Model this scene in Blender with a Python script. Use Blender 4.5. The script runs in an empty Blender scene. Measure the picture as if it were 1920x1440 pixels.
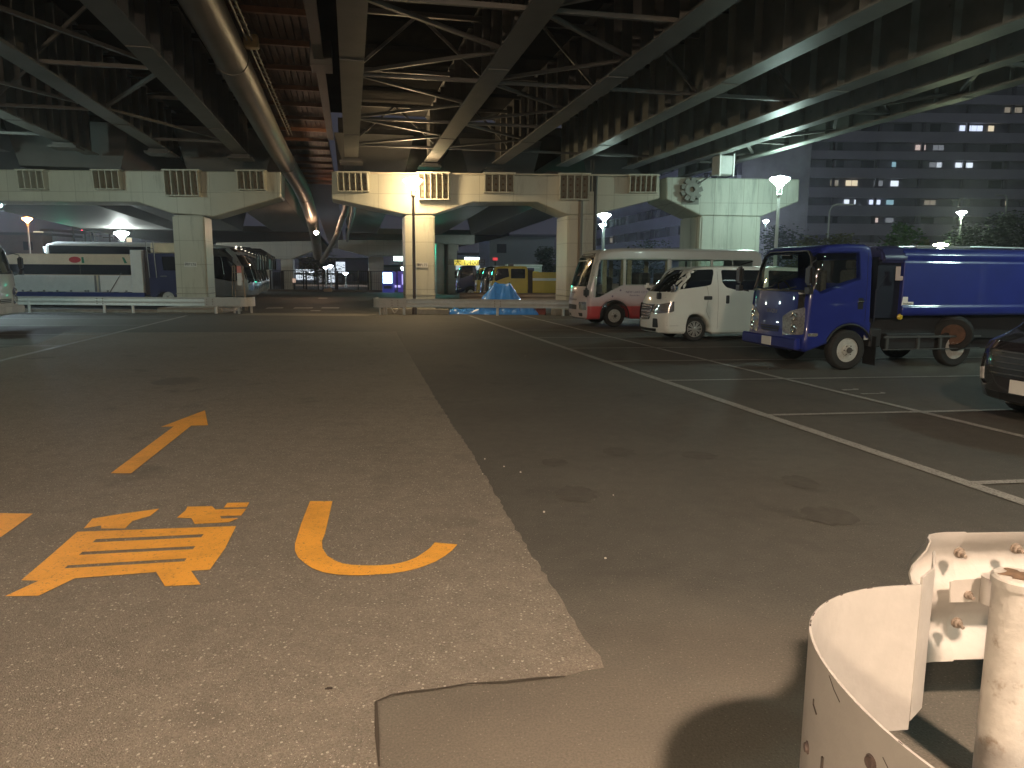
import bpy, bmesh, math, random
from mathutils import Vector, Matrix
from mathutils.bvhtree import BVHTree
from mathutils.geometry import delaunay_2d_cdt
PI = math.pi; R = math.radians
rnd = random.Random(7)
scene = bpy.context.scene
COL = scene.collection
# ------------------------------------------------------------------ camera
CAM_H, CAM_F = 1.8, 1400.0
cam = bpy.data.cameras.new('camera'); camo = bpy.data.objects.new('camera', cam); COL.objects.link(camo)
cam.sensor_fit = 'HORIZONTAL'; cam.sensor_width = 36; cam.lens = 36 * CAM_F / 1920
cam.clip_start = 0.05; cam.clip_end = 2000
CM = (Matrix.Rotation(R(90 - 8.53), 4, 'X') @ Matrix.Rotation(R(.37), 4, 'Z'))
camo.matrix_world = Matrix.Translation((0, 0, CAM_H)) @ CM
scene.camera = camo
def ray(x, y): return (CM.to_3x3() @ Vector(((x - 960) / CAM_F, -(y - 720) / CAM_F, -1)))
def gp(x, y, z=0.0):                     # ground point seen at photo coordinate x, y
    d = ray(x, y); t = (z - CAM_H) / d.z; return Vector((0, 0, CAM_H)) + d * t
def at(x, y, Y):                         # point at distance Y ahead seen at photo coordinate x, y
    d = ray(x, y); return Vector((0, 0, CAM_H)) + d * (Y / d.y)
# ------------------------------------------------------------------ night sky
SUN_EL, SUN_ROT = R(-4.0), R(250)
world = bpy.data.worlds.new('World'); scene.world = world; world.use_nodes = True
wn = world.node_tree.nodes; wl = world.node_tree.links
bg = wn['Background']
sky = wn.new('ShaderNodeTexSky'); sky.sky_type = 'NISHITA'; sky.sun_disc = False
sky.sun_elevation = SUN_EL; sky.sun_rotation = SUN_ROT
mixn = wn.new('ShaderNodeMixRGB'); mixn.inputs['Fac'].default_value = .9
mixn.inputs['Color2'].default_value = (.24, .25, .34, 1)       # city glow on the night sky
wl.new(sky.outputs[0], mixn.inputs['Color1']); wl.new(mixn.outputs[0], bg.inputs['Color'])
bg.inputs['Strength'].default_value = .11
scene.view_settings.view_transform = 'Standard'; scene.view_settings.look = 'None'
scene.view_settings.exposure = 0.46; scene.view_settings.gamma = 1.0
try: scene.cycles.use_denoising = True
except Exception: pass
scene.cycles.sample_clamp_indirect = 4.0; scene.cycles.sample_clamp_direct = 0
scene.cycles.max_bounces = 6; scene.cycles.diffuse_bounces = 3; scene.cycles.glossy_bounces = 3; scene.cycles.transmission_bounces = 4
scene.cycles.transparent_max_bounces = 8
scene.cycles.use_adaptive_sampling = True; scene.cycles.adaptive_threshold = .02

# ------------------------------------------------------------------ materials
MATS = {}
def P(name, base, rough=.5, metal=0., var=.12, vs=2., bump=0., bs=40., coat=0., emit=None, es=0., spots=None, streak=False, spec=.5, seam=None):
    if name in MATS: return MATS[name]
    m = bpy.data.materials.new(name); m.use_nodes = True; n = m.node_tree.nodes; l = m.node_tree.links
    b = n['Principled BSDF']; b.inputs['Roughness'].default_value = rough; b.inputs['Metallic'].default_value = metal
    b.inputs['Specular IOR Level'].default_value = spec
    b.inputs['Coat Weight'].default_value = coat; b.inputs['Coat Roughness'].default_value = .04
    tc = n.new('ShaderNodeTexCoord'); mp = n.new('ShaderNodeMapping'); l.new(tc.outputs['Object'], mp.inputs[0])
    if streak: mp.inputs['Scale'].default_value = (1, 1, .12)
    no = n.new('ShaderNodeTexNoise'); no.inputs['Scale'].default_value = vs; no.inputs['Detail'].default_value = 6
    no.inputs['Roughness'].default_value = .62
    l.new(mp.outputs[0], no.inputs['Vector'])
    cr = n.new('ShaderNodeValToRGB'); cr.color_ramp.elements[0].position = .3; cr.color_ramp.elements[1].position = .72
    cr.color_ramp.elements[0].color = (*[c * (1 - var) for c in base], 1)
    cr.color_ramp.elements[1].color = (*[min(1, c * (1 + var)) for c in base], 1)
    l.new(no.outputs[0], cr.inputs[0]); out = cr.outputs[0]
    if spots:                                # (colour, threshold, scale, softness): rust, dirt or chips with a shape of their own
        col, th, sc, so = spots
        n2 = n.new('ShaderNodeTexNoise'); n2.inputs['Scale'].default_value = sc; n2.inputs['Detail'].default_value = 8
        n2.inputs['Roughness'].default_value = .7; l.new(mp.outputs[0], n2.inputs['Vector'])
        c2 = n.new('ShaderNodeValToRGB'); c2.color_ramp.elements[0].position = th; c2.color_ramp.elements[1].position = th + so
        l.new(n2.outputs[0], c2.inputs[0]); mx = n.new('ShaderNodeMixRGB'); l.new(c2.outputs[0], mx.inputs[0])
        l.new(out, mx.inputs[1]); mx.inputs[2].default_value = (*col, 1); out = mx.outputs[0]
    if seam:                                 # faint joints between formed or welded panels
        mb_ = n.new('ShaderNodeMapping'); mb_.inputs['Rotation'].default_value = (R(-90), 0, 0); l.new(tc.outputs['Object'], mb_.inputs[0])
        bt = n.new('ShaderNodeTexBrick'); bt.inputs['Scale'].default_value = 1; bt.inputs['Brick Width'].default_value = seam[0]; bt.inputs['Row Height'].default_value = seam[1]
        bt.inputs['Mortar Size'].default_value = .012; bt.inputs['Mortar Smooth'].default_value = .3; bt.offset = 0
        bt.inputs['Color1'].default_value = (1, 1, 1, 1); bt.inputs['Color2'].default_value = (.95, .95, .95, 1); bt.inputs['Mortar'].default_value = (.62, .60, .56, 1)
        l.new(mb_.outputs[0], bt.inputs['Vector']); mm = n.new('ShaderNodeMixRGB'); mm.blend_type = 'MULTIPLY'; mm.inputs[0].default_value = 1
        l.new(out, mm.inputs[1]); l.new(bt.outputs[0], mm.inputs[2]); out = mm.outputs[0]
    l.new(out, b.inputs['Base Color'])
    if bump:
        nb = n.new('ShaderNodeTexNoise'); nb.inputs['Scale'].default_value = bs; nb.inputs['Detail'].default_value = 4
        l.new(tc.outputs['Object'], nb.inputs['Vector'])
        bp = n.new('ShaderNodeBump'); bp.inputs['Strength'].default_value = bump; bp.inputs['Distance'].default_value = .02
        l.new(nb.outputs[0], bp.inputs['Height']); l.new(bp.outputs[0], b.inputs['Normal'])
    if emit:
        b.inputs['Emission Color'].default_value = (*emit, 1); b.inputs['Emission Strength'].default_value = es
    MATS[name] = m; return m
def asphalt(name, base, speck, thr, scale, bump, stain=.3, rough=.75, coarse=True, pale_spot=None):
    m = bpy.data.materials.new(name); m.use_nodes = True; n = m.node_tree.nodes; l = m.node_tree.links
    b = n['Principled BSDF']; tc = n.new('ShaderNodeTexCoord'); co = tc.outputs['Object']
    def noise(s, d=4, r=.6):
        t = n.new('ShaderNodeTexNoise'); t.inputs['Scale'].default_value = s; t.inputs['Detail'].default_value = d
        t.inputs['Roughness'].default_value = r; l.new(co, t.inputs['Vector']); return t.outputs[0]
    def ramp(src, a, c, ca=(0, 0, 0), cc=(1, 1, 1)):
        t = n.new('ShaderNodeValToRGB'); t.color_ramp.elements[0].position = a; t.color_ramp.elements[1].position = c
        t.color_ramp.elements[0].color = (*ca, 1); t.color_ramp.elements[1].color = (*cc, 1); l.new(src, t.inputs[0]); return t.outputs[0]
    def mix(f, a, c, mode='MIX'):
        t = n.new('ShaderNodeMixRGB'); t.blend_type = mode
        if isinstance(f, float): t.inputs[0].default_value = f
        else: l.new(f, t.inputs[0])
        for i, q in ((1, a), (2, c)):
            if isinstance(q, tuple): t.inputs[i].default_value = (*q, 1)
            else: l.new(q, t.inputs[i])
        return t.outputs[0]
    large = ramp(noise(.45, 5), .3, .7, tuple(c * (1 - stain) for c in base), tuple(c * (1 + stain * .5) for c in base))
    grain = ramp(noise(90, 3, .7), .3, .7, (.62, .62, .62), (1.3, 1.3, 1.3))
    c = mix(1., large, grain, 'MULTIPLY')
    mid = ramp(noise(6, 5, .7), .25, .75, (.82, .82, .82), (1.15, 1.15, 1.15)); c = mix(1., c, mid, 'MULTIPLY')
    dk = ramp(noise(1.3, 6, .55), .60, .74); c = mix(dk, c, tuple(q * .62 for q in base))   # oil and tyre stains
    if pale_spot:                                 # blend to a lighter colour around one spot, with a noisy edge
        (dx, dy, r0, r1), dc = pale_spot
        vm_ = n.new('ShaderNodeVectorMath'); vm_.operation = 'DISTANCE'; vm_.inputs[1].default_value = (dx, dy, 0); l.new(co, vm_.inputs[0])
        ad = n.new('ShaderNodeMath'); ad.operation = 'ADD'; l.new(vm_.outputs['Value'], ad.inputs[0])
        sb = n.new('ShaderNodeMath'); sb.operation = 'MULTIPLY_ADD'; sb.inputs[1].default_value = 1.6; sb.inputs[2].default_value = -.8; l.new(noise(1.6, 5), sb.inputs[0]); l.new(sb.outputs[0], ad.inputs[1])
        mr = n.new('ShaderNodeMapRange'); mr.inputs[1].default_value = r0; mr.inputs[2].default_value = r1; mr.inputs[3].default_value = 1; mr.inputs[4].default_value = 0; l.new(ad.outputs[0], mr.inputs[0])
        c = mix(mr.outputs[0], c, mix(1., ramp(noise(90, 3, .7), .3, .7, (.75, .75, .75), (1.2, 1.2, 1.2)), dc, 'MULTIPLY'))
    for sc, th in ((scale, thr), (scale * .42, thr + .02)) if coarse else ((scale, thr),):
        v = n.new('ShaderNodeTexVoronoi'); v.inputs['Scale'].default_value = sc; l.new(co, v.inputs['Vector'])
        sel = n.new('ShaderNodeSeparateColor'); l.new(v.outputs['Color'], sel.inputs[0])
        a = n.new('ShaderNodeMath'); a.operation = 'GREATER_THAN'; a.inputs[1].default_value = th; l.new(sel.outputs[0], a.inputs[0])
        d = n.new('ShaderNodeMath'); d.operation = 'LESS_THAN'; d.inputs[1].default_value = .32; l.new(v.outputs['Distance'], d.inputs[0])
        k = n.new('ShaderNodeMath'); k.operation = 'MULTIPLY'; l.new(a.outputs[0], k.inputs[0]); l.new(d.outputs[0], k.inputs[1])
        c = mix(k.outputs[0], c, speck)
    l.new(c, b.inputs['Base Color']); b.inputs['Roughness'].default_value = rough
    bp = n.new('ShaderNodeBump'); bp.inputs['Strength'].default_value = bump; bp.inputs['Distance'].default_value = .008
    v2 = n.new('ShaderNodeTexVoronoi'); v2.inputs['Scale'].default_value = scale; l.new(co, v2.inputs['Vector'])
    l.new(v2.outputs['Distance'], bp.inputs['Height']); l.new(bp.outputs[0], b.inputs['Normal'])
    MATS[name] = m; return m
def paintmark(name, base, wear, es=0):
    m = bpy.data.materials.new(name); m.use_nodes = True; n = m.node_tree.nodes; l = m.node_tree.links
    b = n['Principled BSDF']; b.inputs['Roughness'].default_value = .6; tc = n.new('ShaderNodeTexCoord')
    def noise(s, a, c):
        t = n.new('ShaderNodeTexNoise'); t.inputs['Scale'].default_value = s; t.inputs['Detail'].default_value = 6; t.inputs['Roughness'].default_value = .7
        l.new(tc.outputs['Object'], t.inputs['Vector'])
        r = n.new('ShaderNodeValToRGB'); r.color_ramp.elements[0].position = a; r.color_ramp.elements[1].position = c
        l.new(t.outputs[0], r.inputs[0]); return r.outputs[0]
    mx = n.new('ShaderNodeMixRGB'); mx.inputs[1].default_value = (*base, 1); mx.inputs[2].default_value = (*[c * .78 for c in base], 1)
    l.new(noise(2.5, .45, .7), mx.inputs[0])
    m2 = n.new('ShaderNodeMixRGB'); l.new(noise(55, wear, wear + .12), m2.inputs[0]); l.new(mx.outputs[0], m2.inputs[1]); m2.inputs[2].default_value = (.09, .08, .07, 1)
    l.new(m2.outputs[0], b.inputs['Base Color'])
    bp = n.new('ShaderNodeBump'); bp.inputs['Strength'].default_value = .35; bp.inputs['Distance'].default_value = .006
    t = n.new('ShaderNodeTexNoise'); t.inputs['Scale'].default_value = 90; l.new(tc.outputs['Object'], t.inputs['Vector']); l.new(t.outputs[0], bp.inputs['Height']); l.new(bp.outputs[0], b.inputs['Normal'])
    MATS[name] = m; return m
STEEL = P('girder paint', (.085, .081, .074), .48, var=.2, vs=1.2, spots=((.05, .038, .03), .62, 3, .1), bump=.1, bs=6)
CREAM = P('pier paint', (.50, .49, .40), .42, var=.1, vs=.8, streak=True, spots=((.29, .27, .21), .57, 2.5, .16), bump=.08, bs=8, seam=(1.45, 1.02))
CREAM2 = P('pier concrete paint', (.46, .50, .43), .55, var=.12, vs=.9, streak=True, spots=((.27, .30, .26), .54, 2.2, .18), bump=.15, bs=12, seam=(.62, 2.4))
DARKST = P('dark steel', (.05, .045, .04), .5, var=.3)
RUSTY = P('rusty bolt', (.16, .10, .06), .7, var=.4, vs=30)
BROWN = P('brown inspection panel', (.11, .045, .025), .55, var=.25, vs=4)
GALV = P('galvanised rail', (.62, .63, .62), .4, metal=.1, var=.08, vs=5, spots=((.42, .41, .38), .66, 9, .1))
WHITEP = P('worn white paint', (.46, .43, .40), .45, var=.08, vs=6, spots=((.34, .28, .22), .66, 11, .12), bump=.12, bs=25)
POSTP = P('mottled post paint', (.50, .47, .43), .5, var=.16, vs=9, spots=((.26, .20, .15), .57, 13, .16), bump=.2, bs=30)
TYRE = P('tyre rubber', (.018, .018, .018), .8, var=.3, vs=8)
RIMS = P('silver rim', (.55, .55, .53), .32, metal=.6, var=.15, vs=12, spots=((.25, .22, .18), .6, 10, .1))
RIMW = P('painted steel rim', (.52, .53, .5), .4, metal=.3, var=.15, vs=12, spots=((.28, .22, .16), .58, 10, .1))
BLACKP = P('black plastic', (.015, .015, .016), .45, var=.3)
GLASS = P('tinted window', (.008, .010, .010), .04, spec=.6, coat=.6, var=.5)
CHROME = P('chrome', (.75, .75, .75), .15, metal=1, var=.05)
LENS = P('lamp lens', (.62, .62, .6), .12, metal=.75, var=.5, vs=28, coat=1)
AMBER = P('amber lens', (.7, .22, .02), .2, coat=.6)
REDL = P('red lens', (.5, .02, .015), .2, coat=.6)
BLUEP = P('blue truck paint', (.016, .026, .195), .38, coat=.7, var=.1, vs=1.5, spec=.3)
NAVY = P('dark blue paint', (.03, .035, .11), .3, coat=.8)
WHITEC = P('white car paint', (.74, .78, .74), .35, coat=.7, var=.04, vs=1.5, spots=((.58, .60, .56), .66, 2.2, .2))
BLACKC = P('dark car paint', (.020, .018, .022), .22, coat=1, var=.2)
YELP = P('yellow truck paint', (.62, .42, .03), .35, coat=.6, var=.1)
CREAMB = P('cream panel', (.72, .60, .42), .45, var=.08)
WHITEB = P('white side panel', (.80, .82, .82), .45, var=.06, vs=3, spots=((.45, .45, .43), .66, 5, .1))
CHASSIS = P('chassis black', (.02, .02, .022), .6, var=.3)
KERB = P('kerb concrete', (.33, .30, .25), .85, var=.2, vs=4, bump=.4, bs=30)
FENCE = P('fence paint', (.025, .022, .02), .5)
PLATE = P('number plate', (.62, .62, .58), .4, var=.04)

# ------------------------------------------------------------------ object helpers
def tag(o, label=None, cat=None, group=None, kind=None):
    if label: o['label'] = label
    if cat: o['category'] = cat
    if group: o['group'] = group
    if kind: o['kind'] = kind
    return o
def empty(name, loc=(0, 0, 0), rz=0, label=None, cat=None, group=None, kind=None):
    o = bpy.data.objects.new(name, None); COL.objects.link(o); o.location = loc; o.rotation_euler = (0, 0, rz); o.empty_display_size = .3
    return tag(o, label, cat, group, kind)
def link(name, me, m, parent=None, smooth=0, loc=None, rot=None):
    o = bpy.data.objects.new(name, me); COL.objects.link(o)
    if m is not None:
        for q in (m if isinstance(m, (list, tuple)) else [m]): me.materials.append(q)
    if parent: o.parent = parent
    if loc is not None: o.location = loc
    if rot is not None: o.rotation_euler = rot
    if smooth:
        me.shade_smooth(); me.set_sharp_from_angle(angle=R(smooth))
    return o
def copy_tree(o, parent=None):
    c = o.copy(); COL.objects.link(c)
    if parent: c.parent = parent
    for ch in list(o.children): copy_tree(ch, c)
    return c
class MB:
    def __init__(s): s.v = []; s.f = []; s.mi = []; s.cur = 0
    def add(s, vs, fs):
        o = len(s.v); s.v += [tuple(q) for q in vs]
        for f in fs: s.f.append(tuple(i + o for i in f)); s.mi.append(s.cur)
    def box(s, c, d, M=None):
        x, y, z = c; a, b, e = d[0] / 2, d[1] / 2, d[2] / 2
        vs = [Vector((x + i * a, y + j * b, z + k * e)) for k in (-1, 1) for j in (-1, 1) for i in (-1, 1)]
        if M is not None: vs = [M @ q for q in vs]
        s.add(vs, [(0, 2, 3, 1), (4, 5, 7, 6), (0, 1, 5, 4), (2, 6, 7, 3), (0, 4, 6, 2), (1, 3, 7, 5)])
    def bar(s, p, q, w, h, up=(0, 0, 1)):        # rectangular bar from p to q, w wide, h high
        p = Vector(p); q = Vector(q); d = q - p; L = d.length; d.normalize(); up = Vector(up)
        if abs(d.dot(up)) > .99: up = Vector((1, 0, 0))
        sd = d.cross(up).normalized(); u = sd.cross(d).normalized()
        s.box((0, 0, 0), (w, L, h), Matrix(((sd.x, d.x, u.x, (p.x + q.x) / 2), (sd.y, d.y, u.y, (p.y + q.y) / 2), (sd.z, d.z, u.z, (p.z + q.z) / 2), (0, 0, 0, 1))))
    def tube(s, pts, r, n=10, caps=True):
        pts = [Vector(p) for p in pts]; rs = r if isinstance(r, (list, tuple)) else [r] * len(pts); rings = []
        a = None
        for i, p in enumerate(pts):
            d = (pts[min(i + 1, len(pts) - 1)] - pts[max(i - 1, 0)]).normalized()
            if a is None: a = d.orthogonal().normalized()
            a = (a - d * a.dot(d)).normalized(); b = d.cross(a)
            rings.append([p + (a * math.cos(2 * PI * k / n) + b * math.sin(2 * PI * k / n)) * rs[i] for k in range(n)])
        vs = [q for g in rings for q in g]; fs = []
        for i in range(len(pts) - 1):
            for k in range(n): fs.append((i * n + k, i * n + (k + 1) % n, (i + 1) * n + (k + 1) % n, (i + 1) * n + k))
        if caps: fs += [tuple(range(n))[::-1], tuple((len(pts) - 1) * n + k for k in range(n))]
        s.add(vs, fs)
    def lathe(s, prof, n=24, M=None, close=False):   # prof (r, z)
        vs = []; fs = []
        for r, z in prof:
            for k in range(n): vs.append(Vector((r * math.cos(2 * PI * k / n), r * math.sin(2 * PI * k / n), z)))
        m = len(prof)
        for i in range(m if close else m - 1):
            j = (i + 1) % m
            for k in range(n): fs.append((i * n + k, i * n + (k + 1) % n, j * n + (k + 1) % n, j * n + k))
        if not close: fs += [tuple(range(n))[::-1], tuple((m - 1) * n + k for k in range(n))]
        if M is not None: vs = [M @ q for q in vs]
        s.add(vs, fs)
    def prism(s, poly, f, d):                        # poly 2d -> f(a,b) Vector, swept by Vector d
        d = Vector(d); n = len(poly); vs = [Vector(f(a, b)) for a, b in poly]; vs += [q + d for q in vs]
        s.add(vs, [tuple(range(n))[::-1], tuple(range(n, 2 * n))] + [(i, (i + 1) % n, n + (i + 1) % n, n + i) for i in range(n)])
    def sweep(s, path, prof, closed=True):           # prof (offset to the left of the path, z) moved along a plan path
        path = [Vector(p) for p in path]; n = len(prof); vs = []; fs = []
        for i, p in enumerate(path):
            d = (path[min(i + 1, len(path) - 1)] - path[max(i - 1, 0)]); d.z = 0; d.normalize(); l = Vector((-d.y, d.x, 0))
            for o, z in prof: vs.append(p + l * o + Vector((0, 0, z)))
        for i in range(len(path) - 1):
            for k in range(n if closed else n - 1): fs.append((i * n + k, i * n + (k + 1) % n, (i + 1) * n + (k + 1) % n, (i + 1) * n + k))
        if closed: fs += [tuple(range(n))[::-1], tuple((len(path) - 1) * n + k for k in range(n))]
        s.add(vs, fs)
    def mesh(s, name, bevel=0, seg=1, tri=False):
        me = bpy.data.meshes.new(name); me.from_pydata(s.v, [], s.f)
        for p, k in zip(me.polygons, s.mi): p.material_index = k
        bm = bmesh.new(); bm.from_mesh(me)
        bmesh.ops.recalc_face_normals(bm, faces=bm.faces)
        if bevel:
            es = [e for e in bm.edges if len(e.link_faces) == 2 and e.calc_face_angle(0) > .5]
            bmesh.ops.bevel(bm, geom=es, offset=bevel, segments=seg, affect='EDGES', clamp_overlap=True)
        if tri: bmesh.ops.triangulate(bm, faces=[f for f in bm.faces if len(f.verts) > 4])
        bm.to_mesh(me); bm.free(); me.update(); return me
    def build(s, name, m, parent=None, bevel=0, smooth=0, seg=1, loc=None, rot=None):
        return link(name, s.mesh(name, bevel, seg), m, parent, smooth, loc, rot)
def rpoly(pts, r=.04, n=3):                          # round the corners of a 2d polygon
    out = []; N = len(pts)
    for i in range(N):
        p = Vector(pts[i]); a = Vector(pts[i - 1]) - p; b = Vector(pts[(i + 1) % N]) - p
        k = min(r, a.length * .45, b.length * .45); a = p + a.normalized() * k; b = p + b.normalized() * k
        for j in range(n + 1):
            t = j / n; q = a * (1 - t) ** 2 + p * 2 * t * (1 - t) + b * t * t; out.append((q.x, q.y))
    return out
def inset(poly, d):
    n = len(poly); out = []
    A = sum(poly[i][0] * poly[(i + 1) % n][1] - poly[(i + 1) % n][0] * poly[i][1] for i in range(n))
    sg = 1 if A > 0 else -1
    for i in range(n):
        p = Vector(poly[i]); a = (p - Vector(poly[i - 1])); b = (Vector(poly[(i + 1) % n]) - p)
        if a.length < 1e-6 or b.length < 1e-6: out.append(tuple(p)); continue
        a.normalize(); b.normalize(); na = Vector((-a.y, a.x)) * sg; nb = Vector((-b.y, b.x)) * sg
        m = (na + nb); m = m.normalized() if m.length > 1e-4 else na
        k = d / max(.5, m.dot(na)); q = p + m * k; out.append((q.x, q.y))
    return out
def cdt(poly, step, holes=()):
    pts = [Vector(p) for p in poly]; n = len(pts)
    xs = [p.x for p in pts]; ys = [p.y for p in pts]
    bd = []
    for i in range(n):
        a = pts[i]; b = pts[(i + 1) % n]; k = max(1, int((b - a).length / step))
        bd += [a.lerp(b, j / k) for j in range(k)]
    def inside(x, y):
        c = False; m = len(pts)
        for i in range(m):
            a = pts[i]; b = pts[i - 1]
            if (a.y > y) != (b.y > y) and x < (b.x - a.x) * (y - a.y) / (b.y - a.y) + a.x: c = not c
        return c
    g = []
    x = min(xs) + step * .5
    while x < max(xs):
        y = min(ys) + step * .5
        while y < max(ys):
            if inside(x, y):
                q = Vector((x, y))
                if min((q - b).length for b in bd) > step * .4: g.append(q)
            y += step
        x += step
    V = bd + g
    if holes:
        def area(p): return sum(p[i][0] * p[(i + 1) % len(p)][1] - p[(i + 1) % len(p)][0] * p[i][1] for i in range(len(p)))
        V = V[:]; F = [list(range(len(bd)))]
        if area(poly) < 0: F[0].reverse()
        V = [q for i, q in enumerate(V)]
        for h in holes:
            h = [tuple(q) for q in h]; h = h if area(h) > 0 else h[::-1]; F.append(list(range(len(V), len(V) + len(h)))); V += [Vector(q) for q in h]
        r = delaunay_2d_cdt(V, [], F, 1, 1e-5)
        return [tuple(v) for v in r[0]], [tuple(f) for f, o in zip(r[2], r[5]) if list(o) == [0]], len(bd)
    r = delaunay_2d_cdt(V, [], [list(range(len(bd)))], 1, 1e-5)
    return [tuple(v) for v in r[0]], [tuple(f) for f in r[2]], len(bd)
def hull(prof, w, r=.06, tumble=None, bow=0, bowx=0., step=.14, holes=()):
    """closed vehicle shell: side profile (x,z) swept over width w with rounded shoulders"""
    hw = w / 2; tumble = tumble or (lambda z: 1)
    secs = [(-hw + r - r * math.sin(a), r - r * math.cos(a)) for a in (R(90), R(60), R(30), 0)]
    mid = [(-hw * k, 0) for k in (.7, .4, .0)]
    secs += mid; secs += [(-y, i) for y, i in reversed(secs[:-1])]
    def P3(x, y, z):
        xx = x
        if bow and x > bowx: xx = x - bow * (abs(y) / hw) ** 2.6 * min(1, (x - bowx) / .5)
        return (xx, y * tumble(z), z)
    b = MB(); n = len(prof); rings = []
    vs = []; fs = []
    for y, i in secs:
        pl = inset(prof, i) if i > 1e-6 else prof
        rings.append(pl); vs += [P3(x, y, z) for x, z in pl]
    for s_ in range(len(secs) - 1):
        for k in range(n): fs.append((s_ * n + k, s_ * n + (k + 1) % n, (s_ + 1) * n + (k + 1) % n, (s_ + 1) * n + k))
    b.add(vs, fs)
    for pl, y in ((rings[0], -hw), (rings[-1], hw)):
        cv, cf, nb = cdt(pl, step, holes)
        b.add([P3(x, y, z) for x, z in cv], cf)
    me = b.mesh('body'); bm = bmesh.new(); bm.from_mesh(me); bmesh.ops.remove_doubles(bm, verts=bm.verts, dist=.0004)
    bmesh.ops.recalc_face_normals(bm, faces=bm.faces); bm.to_mesh(me); bm.free()
    return me
def bvh(me):
    bm = bmesh.new(); bm.from_mesh(me); t = BVHTree.FromBMesh(bm); bm.free(); return t
def decal(t, poly, view, off=.004, step=.09, skirt=.012, mb=None):
    """panel that lies on the shell: view 'L','R' (x,z) 'F','B' (y,z) 'T' (x,y)"""
    cv, cf, nb = cdt(poly, step); vs = []
    for a, c in cv:
        o, d = {'L': ((a, 9, c), (0, -1, 0)), 'R': ((a, -9, c), (0, 1, 0)), 'F': ((9, a, c), (-1, 0, 0)), 'B': ((-20, a, c), (1, 0, 0)), 'T': ((a, c, 9), (0, 0, -1))}[view]
        h, nn, _, _ = t.ray_cast(Vector(o), Vector(d))
        if h is None:
            h, nn, _, _ = t.find_nearest(Vector({'L': (a, 1, c), 'R': (a, -1, c), 'F': (1, a, c), 'B': (-6, a, c), 'T': (a, c, 2.5)}[view]))
        dd = Vector(d); nn = (nn if nn.dot(dd) < 0 else -nn); nn = (nn - dd * .6).normalized(); vs.append((h + nn * off, nn))
    from collections import Counter
    ec = Counter()
    for f in cf:
        for i in range(len(f)): ec[frozenset((f[i], f[(i + 1) % len(f)]))] += 1
    top = [p for p, _ in vs]; bot = [p - q * skirt for p, q in vs]; n = len(top); fs = list(cf)
    for f in cf:
        for i in range(len(f)):
            a, c = f[i], f[(i + 1) % len(f)]
            if ec[frozenset((a, c))] == 1: fs.append((a, c, n + c, n + a))
    mb = mb or MB(); mb.add(top + bot, fs); return mb
def boolean(me, cutters):
    o = bpy.data.objects.new('tmp', me); COL.objects.link(o); obs = []
    for c in cutters:
        k = bpy.data.objects.new('tmpc', c); COL.objects.link(k); obs.append(k)
        md = o.modifiers.new('b', 'BOOLEAN'); md.operation = 'DIFFERENCE'; md.object = k; md.solver = 'EXACT'
    dg = bpy.context.evaluated_depsgraph_get(); dg.update()
    out = bpy.data.meshes.new_from_object(o.evaluated_get(dg))
    for k in obs + [o]: bpy.data.objects.remove(k)
    return out
def textmesh(s, size, ext=.002, align='CENTER'):
    c = bpy.data.curves.new('txt', 'FONT'); c.body = s; c.size = size; c.extrude = ext; c.align_x = align; c.align_y = 'CENTER'; c.resolution_u = 2
    o = bpy.data.objects.new('txt', c); COL.objects.link(o); dg = bpy.context.evaluated_depsgraph_get(); dg.update()
    me = bpy.data.meshes.new_from_object(o.evaluated_get(dg)); bpy.data.objects.remove(o); return me
def text(name, s, size, m, parent, loc, rot, sx=1):
    o = link(name, textmesh(s, size), m, parent, loc=loc, rot=rot); o.scale = (sx, 1, 1); return o
# ------------------------------------------------------------------ ground and markings
A_NEW = asphalt('newer asphalt', (.094, .087, .074), (.26, .24, .20), .965, 105, .3, .2, coarse=False, pale_spot=((.75, .9, 1.6, 3.4), (.165, .146, .118)))
A_OLD = asphalt('worn asphalt', (.215, .188, .152), (.44, .40, .34), .87, 125, .7, .12)
A_MID = asphalt('patched asphalt', (.165, .146, .118), (.36, .32, .27), .95, 75, .3, .1)
A_FAR = asphalt('far road asphalt', (.07, .066, .06), (.2, .2, .18), .97, 40, .3, .3)
CONC = asphalt('gutter concrete', (.22, .20, .165), (.36, .34, .3), .93, 60, .4, .2)
WLINE = paintmark('white line paint', (.36, .35, .32), .50)
OPAINT = paintmark('orange road paint', (.84, .40, .055), .575)
def sheet(name, pts, z, m, label=None, kind='structure'):
    me = bpy.data.meshes.new(name); me.from_pydata([(p[0], p[1], z) for p in pts], [], [tuple(range(len(pts)))])
    bm = bmesh.new(); bm.from_mesh(me)
    bmesh.ops.recalc_face_normals(bm, faces=bm.faces)
    for f in bm.faces:
        if f.normal.z < 0: f.normal_flip()
    bmesh.ops.triangulate(bm, faces=bm.faces); bm.to_mesh(me); bm.free()
    return tag(link(name, me, m), label, kind=kind)
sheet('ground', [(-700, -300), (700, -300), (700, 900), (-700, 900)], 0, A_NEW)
def gl(pts, z=0): return [gp(x, y, z).xy for x, y in pts]
def wob(pts, amp=.02, step=.12):                     # ragged edge
    out = []
    for i in range(len(pts)):
        a = Vector(pts[i]); b = Vector(pts[(i + 1) % len(pts)]); k = max(1, int((b - a).length / step))
        if (b - a).length > 25: k = 1
        for j in range(k):
            q = a.lerp(b, j / k); out.append((q.x + rnd.uniform(-amp, amp), q.y + rnd.uniform(-amp, amp)))
    return out
old = [tuple(p) for p in gl([(120, 624), (742, 622), (757, 648), (790, 702), (815, 745), (850, 800), (880, 842), (908, 890), (945, 955), (985, 1022), (1022, 1080), (1060, 1140), (1100, 1200), (1134, 1251), (1060, 1268), (960, 1277), (850, 1288), (760, 1303), (704, 1315), (707, 1370), (710, 1440)])]
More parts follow.
